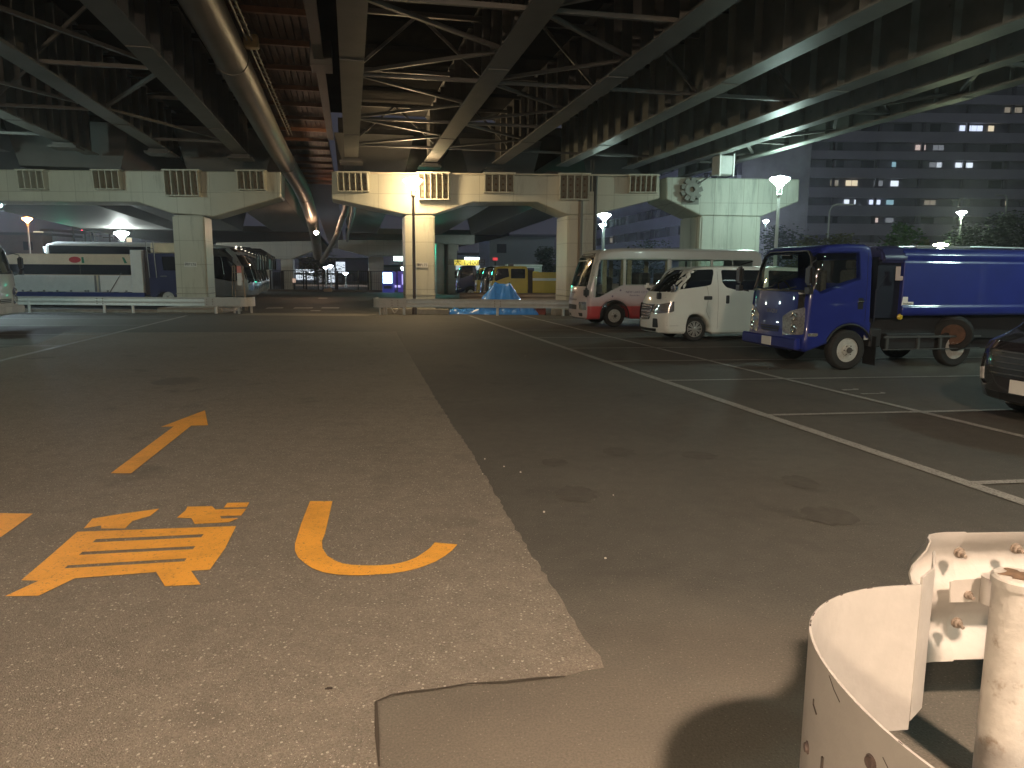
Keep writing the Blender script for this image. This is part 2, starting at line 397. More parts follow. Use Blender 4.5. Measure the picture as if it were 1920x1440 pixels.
old += [(-.45, 1.2), (-.42, -3), (-14, -3), (-13.5, 10), (-11.5, 18)]
sheet('pavement_worn', wob(old, .012, .07), .004, A_OLD, 'worn pale asphalt lane with exposed stone chips')
cr = MB()                                            # dark crack that follows the patch edge
cp = [gp(x, y) for x, y in [(711, 1440), (707, 1380), (705, 1318), (735, 1305), (770, 1300), (820, 1294), (880, 1284), (950, 1281), (1010, 1274), (1060, 1270)]]
vs = []
for i, p in enumerate(cp):
    w = rnd.uniform(.004, .011) if i not in (0, 9) else .003
    d = (cp[min(i + 1, 9)] - cp[max(i - 1, 0)]).normalized(); l = Vector((-d.y, d.x, 0)); vs += [p + l * w, p - l * w]
cr.add([(v.x, v.y, .0065) for v in vs], [(2 * i, 2 * i + 1, 2 * i + 3, 2 * i + 2) for i in range(9)])
tag(cr.build('pavement_crack', P('crack tar', (.05, .04, .03), .8)), kind='structure')
sheet('road', [(-30, 32.6), (-9.0, 32.6), (-8.2, 31.8), (-5.6, 31.8), (-5.0, 32.6), (14, 32.6), (40, 40), (20, 75), (-60, 75), (-60, 40)], .004, A_FAR, 'dark road surface beyond the guardrails')
sheet('road_gutter', [(-11.2, 30.2), (-5.9, 30.2), (-5.6, 31.78), (-11.2, 31.78)], .006, CONC, 'pale gutter strip between the two guardrails')
def stripe(name, a, b, w, m=WLINE, z=.008, label=None):
    a = Vector(a).to_2d(); b = Vector(b).to_2d(); d = (b - a).normalized(); l = Vector((-d.y, d.x)) * w / 2
    n = max(1, int((b - a).length / .25)); L = []; Q = []
    for i in range(n + 1):
        q = a.lerp(b, i / n); L.append(q + l * (1 + rnd.uniform(-.09, .07))); Q.append(q - l * (1 + rnd.uniform(-.09, .07)))
    return sheet(name, L + Q[::-1], z, m, label)
L1a, L1b = gp(880, 592), gp(1920, 943); L2a, L2b = gp(980, 592), gp(1920, 820)
d1 = (L1b - L1a).normalized(); d2 = (L2b - L2a).normalized()
stripe('lane_line', L1a, L1b + d1 * 6, .15, label='long white line at the mouths of the parking bays')
stripe('lane_line', L2a, L2b + d2 * 5, .11, z=.0095, label='thin white line crossing the parking bays')
stripe('lane_line', gp(350, 592), gp(0, 677) + (gp(0, 677) - gp(350, 592)).normalized() * 6, .13, label='white line running out to the left guardrail')
def onL1(Y): t = (Y - L1a.y) / d1.y; return L1a + d1 * t
ang = R(8.2)
for Y in (28.1, 23.2, 20.6, 17.75, 15.15, 12.45, 9.4, 6.3):
    p = onL1(Y); stripe('bay_line', p, p + Vector((math.cos(ang), math.sin(ang), 0)) * 9.5, .10, z=.011, label='white line between two parking bays')
for Y, s in ((28, 1), (24.4, 1), (20.8, 1), (17.6, 1)):
    t = (Y - 29.72) / (14.61 - 29.72); p = Vector((-12.94 + 2.85 * t, Y, 0)); stripe('bay_line', p, p - Vector((9, 1.1, 0)), .09, label='faint white line between left parking bays')
def marks(name, polys, m, z, label):                # traced road markings; polys: list of (outline, holes)
    b = MB()
    for outl, holes in polys:
        loops = [outl] + holes; V = []; F = []
        for lp in loops:
            q = gl(lp); q = q if sum(q[i].x * q[(i + 1) % len(q)].y - q[(i + 1) % len(q)].x * q[i].y for i in range(len(q))) > 0 else q[::-1]; F.append(list(range(len(V), len(V) + len(q)))); V += [Vector(p) for p in q]
        r = delaunay_2d_cdt(V, [], F, 1, 1e-5)
        fs = [tuple(f) for f, o in zip(r[2], r[5]) if list(o) == [0]]
        b.add([(v.x, v.y, z) for v in r[0]], fs)
    me = b.mesh(name); bm = bmesh.new(); bm.from_mesh(me)
    for f in bm.faces:
        if f.normal.z < 0: f.normal_flip()
    bm.to_mesh(me); bm.free(); return tag(link(name, me, m), label, kind='structure')
def sc(pts): return [(x / 2.1333, 740 + y / 2.1333) for x, y in pts]
marks('road_marking', [(sc([(820, 65), (832, 125), (765, 127), (525, 318), (443, 318), (695, 130), (643, 132)]), [])], OPAINT, .009, 'orange arrow painted on the worn asphalt')
marks('road_marking', [(sc([(1240, 430), (1330, 430), (1300, 560), (1288, 590), (1290, 620), (1310, 650), (1340, 668), (1370, 680), (1410, 686), (1450, 688), (1510, 688), (1560, 685), (1600, 678), (1630, 670), (1665, 656), (1690, 640), (1718, 620), (1740, 596), (1830, 604), (1808, 628), (1780, 650), (1742, 673), (1700, 690), (1660, 703), (1620, 712), (1560, 721), (1500, 725), (1450, 728), (1400, 728), (1340, 724), (1290, 715), (1250, 700), (1220, 680), (1192, 655), (1180, 630), (1180, 600), (1205, 520)]), [])], OPAINT, .009, 'orange hooked Japanese character painted right of the other one')
marks('road_marking', [
    (sc([(335, 540), (370, 500), (480, 482), (638, 460), (600, 490), (530, 510), (500, 540), (405, 540), (405, 528)]), []),
    (sc([(707, 497), (742, 468), (750, 452), (848, 450), (862, 463), (985, 461), (965, 488), (880, 490), (885, 500), (955, 498), (915, 515), (780, 522), (765, 498)]), []),
    (sc([(910, 437), (998, 435), (987, 454), (895, 456)]), []),
    (sc([(310, 553), (945, 530), (900, 620), (840, 705), (765, 710), (803, 765), (660, 772), (625, 715), (300, 740), (155, 810), (20, 812), (155, 750), (85, 748), (200, 650)]),
     [sc([(370, 596), (385, 583), (815, 563), (805, 575)]), sc([(316, 646), (330, 634), (782, 611), (772, 623)]), sc([(258, 700), (272, 688), (747, 660), (738, 672)])])], OPAINT, .009, 'orange Japanese character of many strokes painted on worn asphalt')
marks('road_marking', [(sc([(-160, 470), (0, 478), (133, 480), (60, 535), (0, 577), (-160, 640)]), [])], OPAINT, .009, 'orange painted stroke cut off by the picture edge')
for pts, lb in (([(497, 579), (502, 577), (532, 576.5), (530, 578.5)], 'first'), ([(549, 579), (553, 576.5), (588, 576.5), (585, 578.7)], 'b'), ([(601, 578.5), (605, 576.5), (637, 576.5), (635, 578.7)], 'c')):
    sheet('road_marking', gl(pts), .010, WLINE, 'faded white characters painted across the far lane')
sheet('road_marking', gl([(580, 583.6), (585, 582.2), (602, 582.2), (600, 583.8)]), .012, WLINE, 'short bright white dash in the far lane')
sheet('road_marking', gl([(596, 560), (598, 558.5), (614, 558.5), (614, 560)]), .010, WLINE, 'short white dash before the mesh fence')
for a, b, c, d in ((1577, 731, 1610, 733), (1612, 738.5, 1660, 740)):
    sheet('bay_number', gl([(a, b), (c - 8, b - .5), (c - 12, d - 4), (c, d - 3), (c, d - 1), (a + 6, d + .5)]), .010, WLINE, 'small faded white bay number')
for i, (x, y, rx_, ry_) in enumerate(((1080, 927, .17, .10), (1160, 848, .16, .09), (1310, 855, .17, .08), (1555, 968, .20, .10), (1040, 868, .12, .07), (520, 641, .5, .35), (1500, 905, .15, .1), (330, 715, .35, .2))):
    c = gp(x, y); n_ = 26; ph = rnd.random() * 6
    sheet('oil_stain', [(c.x + rx_ * math.cos(2 * PI * k / n_) * (1 + .22 * math.sin(3 * k + ph) * rnd.random()), c.y + ry_ * 2.2 * math.sin(2 * PI * k / n_) * (1 + .22 * math.sin(2 * k + ph) * rnd.random())) for k in range(n_)], .0062, P('stain on worn asphalt', (.135, .115, .09), .6, var=.2, vs=9, bump=.3, bs=90) if x < 700 else P('stain on newer asphalt', (.072, .066, .055), .8, var=.2, vs=9, bump=.3, bs=90))
DARKSP = P('oil stain', (.045, .042, .036), .55, var=.3, vs=6)
leaf = MB(); p = gp(618, 1292, .004)
leaf.box((p.x, p.y, .008), (.026, .009, .008)); leaf.box((p.x - .010, p.y - .003, .007), (.02, .007, .006), None)
tag(leaf.build('dead_leaf', P('leaf brown', (.03, .02, .015), .8), bevel=.002), 'small dark dead leaf lying on the pale worn asphalt', 'leaf')
pebs = MB()
for x, y in ((909, 862), (905, 890), (976, 887), (1150, 930), (1135, 1049), (1020, 962), (945, 876), (985, 668), (1440, 692)):
    p = gp(x, y); s = rnd.uniform(.008, .014); pebs.box((p.x, p.y, s * .5 + .004), (s * 1.3, s, s))
tag(pebs.build('gravel', P('pebble', (.6, .56, .5), .7), bevel=.003), 'loose pale stone chips scattered over the asphalt', 'gravel', kind='stuff')

# ------------------------------------------------------------------ viaduct piers
A0 = R(12.1); D = Vector((-math.sin(A0), math.cos(A0), 0)); RL = Vector((math.cos(A0), math.sin(A0), 0))
PY = 33.0
def fx(x, y, Y=PY): p = at(x, y, Y); return (p.x, p.z)
def pier(name, label, caps, cols, Y, T, m, number=None, brackets=(), zbase=.0):
    """cap outlines and column outlines as seen on the near face, carried back along the road direction"""
    e = empty(name, (0, 0, 0), 0, label, 'pier')
    b = MB()
    for pts in caps: b.prism([fx(x, y, Y) for x, y in pts], lambda a, c: (a, Y, c), D * T)
    b.build('crosshead', m, e, bevel=.04)
    for x0, x1, yt in cols:
        b = MB(); l = fx(x0, yt, Y); r = fx(x1, yt, Y); zt = min(l[1], r[1]) - .005
        b.prism([(l[0], 0), (r[0], 0), (r[0], zt), (l[0], zt)], lambda a, c: (a, Y + .02, c), D * (T - .05)); b.build('column', m, e, bevel=.06, seg=2)
        s = MB(); s.prism([(l[0] - .02, .75), (r[0] + .02, .75), (r[0] + .02, .79), (l[0] - .02, .79)], lambda a, c: (a, Y, c), D * (T - .01)); s.build('joint_strip', P('joint seam', (.28, .27, .22), .6), e)
    for x0, x1, y0, y1, n in brackets:
        l, zt = fx(x0, y0, Y); r, zb = fx(x1, y1, Y); dep = .42; b = MB()
        w = .035
        for i in range(n + 1):
            x = l + (r - l) * i / n; b.prism([(Y - dep, zt), (Y + .01, zt), (Y + .01, zb), (Y - dep * .8, zb)], lambda q, z, x=x: (x - w / 2, q, z), (w, 0, 0))
        b.box(((l + r) / 2, Y - dep * .45, zb), (r - l + w * 2, dep * .9, .04)); b.box(((l + r) / 2, Y - dep * .5, zt + .03), (r - l + w * 2 + .1, dep, .06))
        br = b.build('bearing_bracket', m, e)
        k = MB(); k.box(((l + r) / 2, Y - .012, (zt + zb) / 2), (r - l, .02, zt - zb)); k.build('bracket_back', P('bracket recess', (.22, .20, .15), .6), br)
        rows = max(2, round((zt - zb) / .27)); bolt0 = None
        for i in range(n):
            x = l + (r - l) * (i + .5) / n
            for j in range(rows):
                if bolt0 is None:
                    k = MB(); k.lathe([(.045, 0), (.045, .05), (.022, .05), (.022, .11)], 8, Matrix.Rotation(R(90), 4, 'X')); bolt0 = o = k.build('bolt', RUSTY, br)
                else: o = bolt0.copy(); COL.objects.link(o)
                o.location = (x, Y - .03, zt - (j + .6) * (zt - zb) / rows)
    if number:
        x, y, s, h = number; p = at(x, y, Y - .02); k = MB(); k.box((p.x, p.y + .01, p.z), (h * 3.2, .02, h * 1.25)); pl = k.build('number_plate', P('plate white', (.62, .62, .58), .5), e)
        text('lettering', s, h, BLACKP, pl, (p.x, p.y - .006, p.z), (R(90), 0, 0))
    return e
pL = pier('viaduct_pier', 'cream pier with a single column beside the blue cab and the left guardrail',
     [[(-420, 314), (-420, 374), (0, 377), (258, 379), (322, 400), (402, 406), (527, 369), (527, 322)]], [(322, 382, 403)], PY, 1.9, CREAM,
     (357, 496, '\u795eP176', .17), [(42, 92, 322, 356, 4), (182, 232, 322, 356, 4), (314, 378, 322, 368, 5), (450, 500, 323, 357, 4)])
pM = pier('viaduct_pier', 'cream two column pier with the warm street lamp in front of it',
     [[(622, 324), (622, 373), (758, 402), (815, 402), (887, 379), (1009, 379), (1065, 403), (1117, 402), (1237, 372), (1237, 331)]], [(759, 815, 402), (1065, 1117, 402)], PY, 1.9, CREAM,
     (791, 497, '\u795eP175', .16), [(636, 692, 326, 360, 5), (787, 842, 327, 375, 5), (910, 963, 328, 362, 4), (1050, 1102, 329, 375, 4), (1180, 1228, 331, 362, 5)])
pR = pier('viaduct_pier', 'pale concrete pier behind the minibus, lit green by the lamp beside it',
     [[(1250, 332), (1250, 373), (1315, 404), (1428, 406), (1498, 378), (1500, 336)]], [(1315, 1428, 404)], PY, 2.2, CREAM2, None, [])
# torn looking bracket with hanging cables on the right pier
b = MB(); c = at(1296, 356, PY - .15)
for i in range(9):
    a = 2 * PI * i / 9; b.box((0, 0, 0), (.26, .3, .2), Matrix.Translation((c.x + .33 * math.cos(a), c.y, c.z + .36 * math.sin(a))) @ Matrix.Rotation(-a + rnd.uniform(-.5, .5), 4, 'Y'))
b.lathe([(.12, 0), (.30, 0), (.30, .3), (.12, .3)], 14, Matrix.Translation((c.x, c.y + .1, c.z)) @ Matrix.Rotation(R(90), 4, 'X'), True)
b.box((c.x, PY - .02, c.z - .45), (.75, .03, .3))
for i in range(4): b.lathe([(.05, 0), (.05, .05)], 6, Matrix.Translation((c.x - .24 + .16 * i, PY - .03, c.z - .42)) @ Matrix.Rotation(R(90), 4, 'X'))
brk = b.build('anchor_bracket', P('bracket grey', (.16, .17, .15), .6, var=.3), pR)
b = MB(); b.tube([at(1308, 345, PY - .3), at(1330, 331, PY - .3), at(1352, 316, PY - .3)], .035, 6); b.build('cable', DARKST, pR)
# drain pipes on the two column pier
b = MB(); q = at(1117.5, 330, PY - .12); b.tube([(q.x, q.y, 0.02), (q.x, q.y, q.z)], .07, 8)
b.build('drain_pipe', DARKST, pM)
b = MB(); q = at(1089, 376, PY - .10); b.tube([(q.x, q.y, .02), (q.x, q.y, q.z)], .10, 8); b.build('drain_pipe', P('brown pipe', (.15, .12, .09), .5), pM)
b = MB()
for x in (1109, 1114): q = at(x, 300, PY - .2); b.tube([(q.x, q.y, at(x, 360, PY).z), (q.x, q.y, q.z)], .03, 6)
b.build('conduit', DARKST, pM)
b = MB(); q = at(779, 330, PY - .2); z0 = at(779, 323, PY).z
b = MB()
for x0, x1, y in ((622, 1237, 323.5), ):
    l = at(x0, y, PY - .25); r = at(x1, y + 6, PY - .25); b.bar(l, r, .06, .06)
b.build('ledge_trim', P('trim cream', (.5, .46, .36), .5), pM)
# far piers, 36 m further on
FY = 68.
pier('viaduct_pier', 'far cream pier behind the white coaches, left end of the mesh fence',
     [[(405, 455), (405, 478), (528, 486), (548, 486), (598, 466), (598, 452), (560, 452)]], [(526, 549, 485), (470, 505, 470)], FY, 2.0, CREAM, None, [])
pier('viaduct_pier', 'far cream pier behind the mesh fence, lit green on its right side',
     [[(634, 450), (634, 466), (690, 480), (756, 480), (780, 470), (860, 470), (860, 450)]], [(691, 719, 481)], FY, 2.0, CREAM, None, [])
pier('viaduct_pier', 'dim grey pier at the back of the truck park, beyond the two column pier',
     [[(815, 440), (815, 456), (840, 458), (890, 458), (890, 440)]], [(818, 832, 457), (840, 857, 457)], 60., 2.0, P('dim pier', (.22, .24, .22), .6), None, [])
# ------------------------------------------------------------------ decks
def girder(par, u, z0, t0, t1, h=1.8, fw=.55, stiff=1.25, m=STEEL, side=1):
    b = MB(); b.box((u, (t0 + t1) / 2, z0 + .02), (fw, t1 - t0, .045)); b.box((u, (t0 + t1) / 2, z0 + h / 2 + .03), (.03, t1 - t0, h - .02)); b.box((u, (t0 + t1) / 2, z0 + h + .02), (fw * .8, t1 - t0, .035))
    t = t0 + .6
    while t < t1:
        b.box((u + side * fw * .2, t, z0 + h / 2 + .03), (fw * .38, .02, h - .03)); t += stiff
    t = t0 + 4
    while t < t1:                                    # bolted splice plates
        b.box((u, t, z0 - .012), (fw * .92, .9, .02)); t += 9.5
    return b.build('girder', m, par)
def bay(par, ua, ub, z, nodes, h=1.6, m=STEEL, diag=True):
    b = MB()
    for i, t in enumerate(nodes):
        b.bar((ua, t, z + .1), (ub, t, z + .1), .09, .09)
        if diag and i < len(nodes) - 1:
            tm = (t + nodes[i + 1]) / 2; b.bar((ua, t, z + .12), (ub, tm, z + .12), .09, .08); b.bar((ub, tm, z + .12), (ua, nodes[i + 1], z + .12), .09, .08)
            b.box((ua + .1, t, z + .1), (.3, .4, .012)); b.box((ub - .1, tm, z + .1), (.3, .4, .012))
        if i % 2 == 0: b.bar((ua, t, z + .15), ((ua + ub) / 2, t, z + h), .07, .07); b.bar(((ua + ub) / 2, t, z + h), (ub, t, z + .15), .07, .07)
        b.bar((ua, t, z + h), (ub, t, z + h), .1, .12)
    return b.build('cross_bracing', m, par)
NODES = [-2., 3.4, 8.9, 14.4, 19.9, 25.4, 30.6]
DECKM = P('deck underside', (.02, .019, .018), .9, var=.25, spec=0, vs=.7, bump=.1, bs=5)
decR = empty('elevated_road', (0, 0, 0), A0, 'steel girder viaduct deck overhead, right of the gap', 'viaduct')
us = [.14, 3.5, 6.45, 9.4, 12.5]
T0, T1 = -14., 33.4
STEEL_LIT = P('greyer girder paint', (.17, .18, .165), .45, var=.2, vs=1.2, spots=((.09, .085, .07), .62, 3, .1), bump=.1, bs=6)  # lamp light painted into a lighter copy of the girder paint
for u in us: girder(decR, u, 6.5, T0, T1, side=-1, m=STEEL if u < 9 else STEEL_LIT)
for i, (a, c) in enumerate(zip(us, us[1:])): bay(decR, a, c, 6.55, NODES if i < 2 else NODES[::2], diag=i < 1 or i == 1)
b = MB(); b.box((5.4, (T0 + T1) / 2, 8.45), (13.6, T1 - T0, .2))
t = T0 + 1
while t < T1: b.box((6.2, t, 8.28), (12.2, .14, .12)); t += 2.6
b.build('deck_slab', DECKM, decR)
b = MB(); b.box((-.78, (T0 + T1) / 2, 7.9), (.05, T1 - T0, 1.3)); b.box((-.68, (T0 + T1) / 2, 7.25), (.25, T1 - T0, .05)); b.prism([(-.9, 7.1), (-.35, 7.1), (-.35, 7.7), (-.9, 7.7)], lambda a, c: (a, 21, c), (0, .9, 0)); b.build('fascia', STEEL, decR)
for u, zt in zip(us, (6.5,) * 5):
    b = MB(); q = 33.3 + (u * .2); b.box((u, q, 6.42), (.7, .8, .10)); b.box((u, q, 6.33), (.95, 1.0, .08)); b.build('bearing', DARKST, decR)
# merging ramp along the right edge
decE = empty('elevated_road', (0, 0, 0), A0, 'narrower ramp deck along the open right edge, its girders catching green lamp light', 'viaduct')
for u in (14.6, 16.4): girder(decE, u, 6.55, T0, 36.5, h=1.5, side=-1, fw=.42, m=STEEL_LIT)
bay(decE, 14.6, 16.4, 6.6, [n + 1.2 for n in NODES], h=1.3)
b = MB(); b.box((15.9, (T0 + 36.5) / 2, 8.25), (3.9, 36.5 - T0, .18)); b.box((17.9, (T0 + 36.5) / 2, 8.5), (.18, 36.5 - T0, 1.3))
t = T0
while t < 36: b.prism([(16.5, 8.1), (17.8, 8.1), (16.5, 7.5)], lambda a, c, t=t: (a, t, c), (0, .03, 0)); t += 2.7
b.build('deck_slab', P('ramp paint', (.15, .16, .15), .5, var=.15, vs=1), decE)
for u in (14.6, 16.4): b = MB(); b.box((u, 35.8, 6.45), (.6, .7, .16)); b.build('bearing', DARKST, decE)
b = MB(); q = at(1356, 311, 31.5); b.box((0, 0, 0), (.7, .6, .75)); 
cab = b.build('junction_box', P('box grey', (.4, .42, .4), .5), None, bevel=.03, loc=q, rot=(0, 0, A0)); tag(cab, 'grey metal box hanging from the ramp above the right pier', 'junction box')
b = MB()
for s in (-.3, .3): b.bar((s, -.32, -.45), (s, -.32, .45), .05, .05)
b.build('rail', P('bright steel', (.7, .72, .7), .4), cab)
decL = empty('elevated_road', (0, 0, 0), A0, 'steel girder viaduct deck overhead, left of the gap', 'viaduct')
us2 = [-4.3, -7.25, -10.4, -13.7, -17.0, -20.4]
for u in us2: girder(decL, u, 6.5, T0, 35.0, side=1)
for i, (a, c) in enumerate(zip(us2, us2[1:])): bay(decL, a, c, 6.55, [n + .6 for n in NODES[i % 2::2]], diag=i < 2)
b = MB(); b.box((-12.6, (T0 + 35) / 2, 8.45), (18.6, 35 - T0, .2))
t = T0 + 1
while t < 34: b.box((-12.4, t, 8.28), (17, .14, .12)); t += 2.6
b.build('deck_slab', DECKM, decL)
for u in us2: b = MB(); q = 33.9 + (u * .2); b.box((u, q + .3, 6.42), (.7, .8, .10)); b.box((u, q + .3, 6.33), (.95, 1.0, .08)); b.build('bearing', DARKST, decL)
# far span: box girders
for par, boxes in ((decL, ((-6.9, -3.6), (-13.5, -9.6), (-23, -15.5))), (decR, ((-.1, 2.5), (5.6, 8.6), (11.5, 14.5)))):
    for a, c in boxes:
        b = MB(); vs = []
        for t, z in ((36.0, 6.1), (73, 5.35)): vs += [(a, t, z), (c, t, z), (c + .5, t, z + 1.9), (a - .5, t, z + 1.9)]
        b.add(vs, [(0, 1, 2, 3), (4, 7, 6, 5), (0, 4, 5, 1), (1, 5, 6, 2), (2, 6, 7, 3), (3, 7, 4, 0)]); b.build('box_girder', P('box girder paint', (.085, .085, .08), .6, var=.12, vs=.8), par)
    b = MB(); a, c = (boxes[2][0] - 1, boxes[0][1] + .3) if par is decL else (boxes[0][0] - .3, boxes[2][1] + 1)
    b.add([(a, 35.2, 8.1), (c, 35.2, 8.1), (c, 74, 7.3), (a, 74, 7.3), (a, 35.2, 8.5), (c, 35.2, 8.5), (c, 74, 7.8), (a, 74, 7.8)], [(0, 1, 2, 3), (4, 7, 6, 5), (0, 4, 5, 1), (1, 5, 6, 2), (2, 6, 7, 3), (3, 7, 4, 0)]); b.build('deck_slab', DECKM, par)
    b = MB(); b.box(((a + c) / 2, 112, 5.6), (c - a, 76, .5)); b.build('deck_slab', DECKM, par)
# inspection panels closing the gap
gapm = empty('inspection_catwalk', (0, 0, 0), A0, 'rust brown panels and cross ribs closing the gap between the decks', 'catwalk')
b = MB()
u = -2.9
while u < -1.0: b.box((u + .1, 24, 8.06), (.14, 76, .05)); u += .2
b.box((-1.95, 24, 8.14), (2.1, 76, .03)); b.add([(-3, 61.5, 8.1), (-.9, 61.5, 8.1), (-.9, 120, 5.2), (-3, 120, 5.2), (-3, 61.5, 8.3), (-.9, 61.5, 8.3), (-.9, 120, 5.4), (-3, 120, 5.4)], [(0, 1, 2, 3), (4, 7, 6, 5), (0, 4, 5, 1), (1, 5, 6, 2), (2, 6, 7, 3), (3, 7, 4, 0)]); b.build('panel', BROWN, gapm)
for t in (-3.6, -1, 1.6, 4.2, 6.8, 9.4, 12, 14.6, 17.2, 19.8, 22.4, 25, 27.6, 30.2, 32.8, 35.4, 38, 40.6, 43.2, 45.8, 48.4, 51, 53.6, 56.2):
    b = MB(); b.box((-1.95, t, 7.95), (2.1, .12, .14)); b.build('rib', P('rib rust', (.24, .11, .06), .5, var=.3), gapm)
b = MB()
for s in (-.0, .12): b.tube([(-2.34 + s, -8, 7.45), (-2.34 + s, 33, 7.3)], .025, 6)
t = -7.
while t < 33: b.bar((-2.34, t, 7.44), (-2.22, t + .3, 7.44), .03, .03); t += .5
b.build('cable_ladder', P('cable tray', (.3, .26, .2), .5), gapm)
b = MB(); q = (-2.25, 20.3, 7.35); b.box(q, (.34, .3, .3)); b.build('junction_box', P('yellow box', (.55, .40, .2), .5), gapm, bevel=.03)
# rounded silver fascia ducts along both deck edges
def duct(label, pts, rs):
    dd = []
    for i in range(len(pts) - 1):
        a = Vector(pts[i]); c = Vector(pts[i + 1])
        for k in range(6): dd.append(a.lerp(c, k / 6))
    dd.append(Vector(pts[-1])); n = len(dd)
    for _ in range(4): dd = [dd[0]] + [(dd[i - 1] + dd[i] * 2 + dd[i + 1]) / 4 for i in range(1, n - 1)] + [dd[-1]]
    rr = [rs[0] + (rs[1] - rs[0]) * i / (n - 1) for i in range(n)]
    b = MB(); b.tube(dd, rr, 20)
    o = b.build('drainage_duct', P('silver duct', (.15, .135, .115), .46, metal=.1, var=.15, vs=.9, bump=.35, bs=3.5, spots=((.11, .095, .075), .6, 1.5, .1)), None, smooth=40); tag(o, label, 'duct')
    for i in range(2, n - 1, 6):
        b = MB(); dv = (dd[i + 1] - dd[i]).normalized(); b.tube([dd[i] - dv * .03, dd[i] + dv * .03], rr[i] + .02, 20)
        b.build('collar', P('duct band', (.14, .13, .11), .4, metal=.2), o, smooth=40)
def uv(u, t, z): return Vector((u * math.cos(A0) - t * math.sin(A0), u * math.sin(A0) + t * math.cos(A0), z))
duct('wide silver duct running down the left side of the gap overhead', [uv(-2.82, -8, 7.35), uv(-2.82, 15, 7.3), uv(-2.85, 33, 6.75), at(565, 350, 40), at(580, 392, 48), at(590, 432, 58), at(596, 480, 68)], (.42, .40))
duct('thin silver duct curving down behind the two column pier', [at(652, 372, 36), at(648, 392, 40), at(640, 415, 46), at(630, 445, 54), at(615, 472, 62), at(604, 490, 69)], (.16, .22))
b = MB(); b.tube([at(664, 330, 37), at(662, 400, 45), at(652, 440, 58), at(651, 452, 66)], .12, 8); tag(b.build('pipe', P('dark pipe', (.2, .19, .17), .4), None, smooth=40), 'dark pipe beside the thin silver duct', 'pipe')
# ------------------------------------------------------------------ guardrails
def wprof(zc, hh=.175, dep=.05, th=.005, waves=2):
    n = waves * 8; pts = []
    for i in range(n + 1):
        t = i / n; pts.append((dep * .5 * (1 - math.cos(2 * PI * waves * t)) , zc - hh + 2 * hh * t))
    return pts + [(o + th, z) for o, z in reversed(pts)]
def flatprof(z0, z1, th=.006): return [(0, z0), (0, z1), (th, z1), (th, z0)]
def rail(name, label, path, posts, m, grp=None, z=.50, flip=1, term=None, joints=()):
    e = empty(name, path[0], 0, label, 'guardrail', grp); o = Vector(path[0])
    b = MB(); pr = wprof(z); pr = [(a * flip, c) for a, c in pr]; b.sweep([Vector(p) - o for p in path], pr); b.build('beam', m, e, smooth=50)
    for x, y in posts:
        b = MB(); b.tube([(x - o.x, y - o.y, .0), (x - o.x, y - o.y, z + .1)], .057, 12); b.build('post', m, e, smooth=40)
    for x, y in joints:
        for dx in (-.12, .12):
            for dz in (-.1, 0, .1): b = MB(); b.lathe([(.02, 0), (.02, .03)], 6, Matrix.Translation((x - o.x + dx, y - o.y, z + dz)) @ Matrix.Rotation(R(90), 4, 'X')); b.build('bolt', RUSTY, e)
    if term:
        b = MB(); b.sweep([Vector(p) - o for p in term], flatprof(z - .19, z + .19, .008)); b.build('curved_end', WHITEP, e, smooth=50)
    return e
def arc(cx, cy, r, a0, a1, n=12): return [(cx + r * math.cos(R(a0 + (a1 - a0) * i / n)), cy + r * math.sin(R(a0 + (a1 - a0) * i / n)), 0) for i in range(n + 1)]
# left rail
xl = lambda px, Y=31.2: at(px, 575, Y).x
rail('guardrail', 'long silver guardrail in front of the white truck and single column pier',
     [(-26, 31.3, 0), (xl(250), 31.2, 0), (xl(392), 31.2, 0)], [(xl(-60), 31.3), (xl(52), 31.3), (xl(193), 31.3), (xl(247), 31.3), (xl(403), 31.3)], GALV,
     term=[(xl(385), 31.14, 0), (xl(400), 31.10, 0), (xl(452), 31.1, 0)] + arc(xl(452), 31.55, .45, -90, 60), joints=[(xl(190), 31.13), (xl(396), 31.08)])
b = MB()
for x, y in ((xl(447), 31.25), (xl(460), 31.9), (xl(431), 31.7)): b.tube([(x, y, 0), (x, y, .6)], .055, 10)
b.bar((xl(405), 31.6, .25), (xl(447), 31.6, .25), .05, .05); b.bar((xl(405), 31.6, .12), (xl(447), 31.6, .12), .05, .05)
tag(b.build('barrier_frame', WHITEP, None, smooth=40), 'white posts and low bars inside the curved end of the long guardrail', 'barrier')
# centre rail
rail('guardrail', 'silver guardrail in front of the blue tarp and two column pier',
     [(xl(1070), 31.0, 0), (xl(900), 31.1, 0), (xl(748), 31.2, 0)], [(xl(757), 31.3), (xl(933), 31.2), (xl(1056), 31.2)], GALV, flip=-1,
     term=[(xl(762), 31.14, 0), (xl(750), 31.10, 0), (xl(717), 31.05, 0)] + arc(xl(717), 31.45, .4, -90, -230), joints=[(xl(933), 31.02), (xl(742), 31.02)])
b = MB()
for x, y in ((xl(713), 31.15), (xl(718), 31.4), (xl(724), 31.2)): b.tube([(x, y, 0), (x, y, .5)], .05, 10)
b.tube([(xl(730), 31.4, .35), (xl(738), 31.4, .05), (xl(747), 31.45, .3)], .03, 8)
tag(b.build('barrier_frame', WHITEP, None, smooth=40), 'white posts under the curved end left of the warm street lamp', 'barrier')
# rail beyond, behind the tarp
rail('guardrail', 'dim brown guardrail behind the blue tarp and the yellow trucks\u2019 parking',
     [(xl(860, 36), 36.5, 0), (xl(1100, 36), 36.5, 0)], [(xl(885, 36), 36.6), (xl(990, 36), 36.6), (xl(1045, 36), 36.6)], P('dull rail', (.22, .18, .15), .5), z=.62)
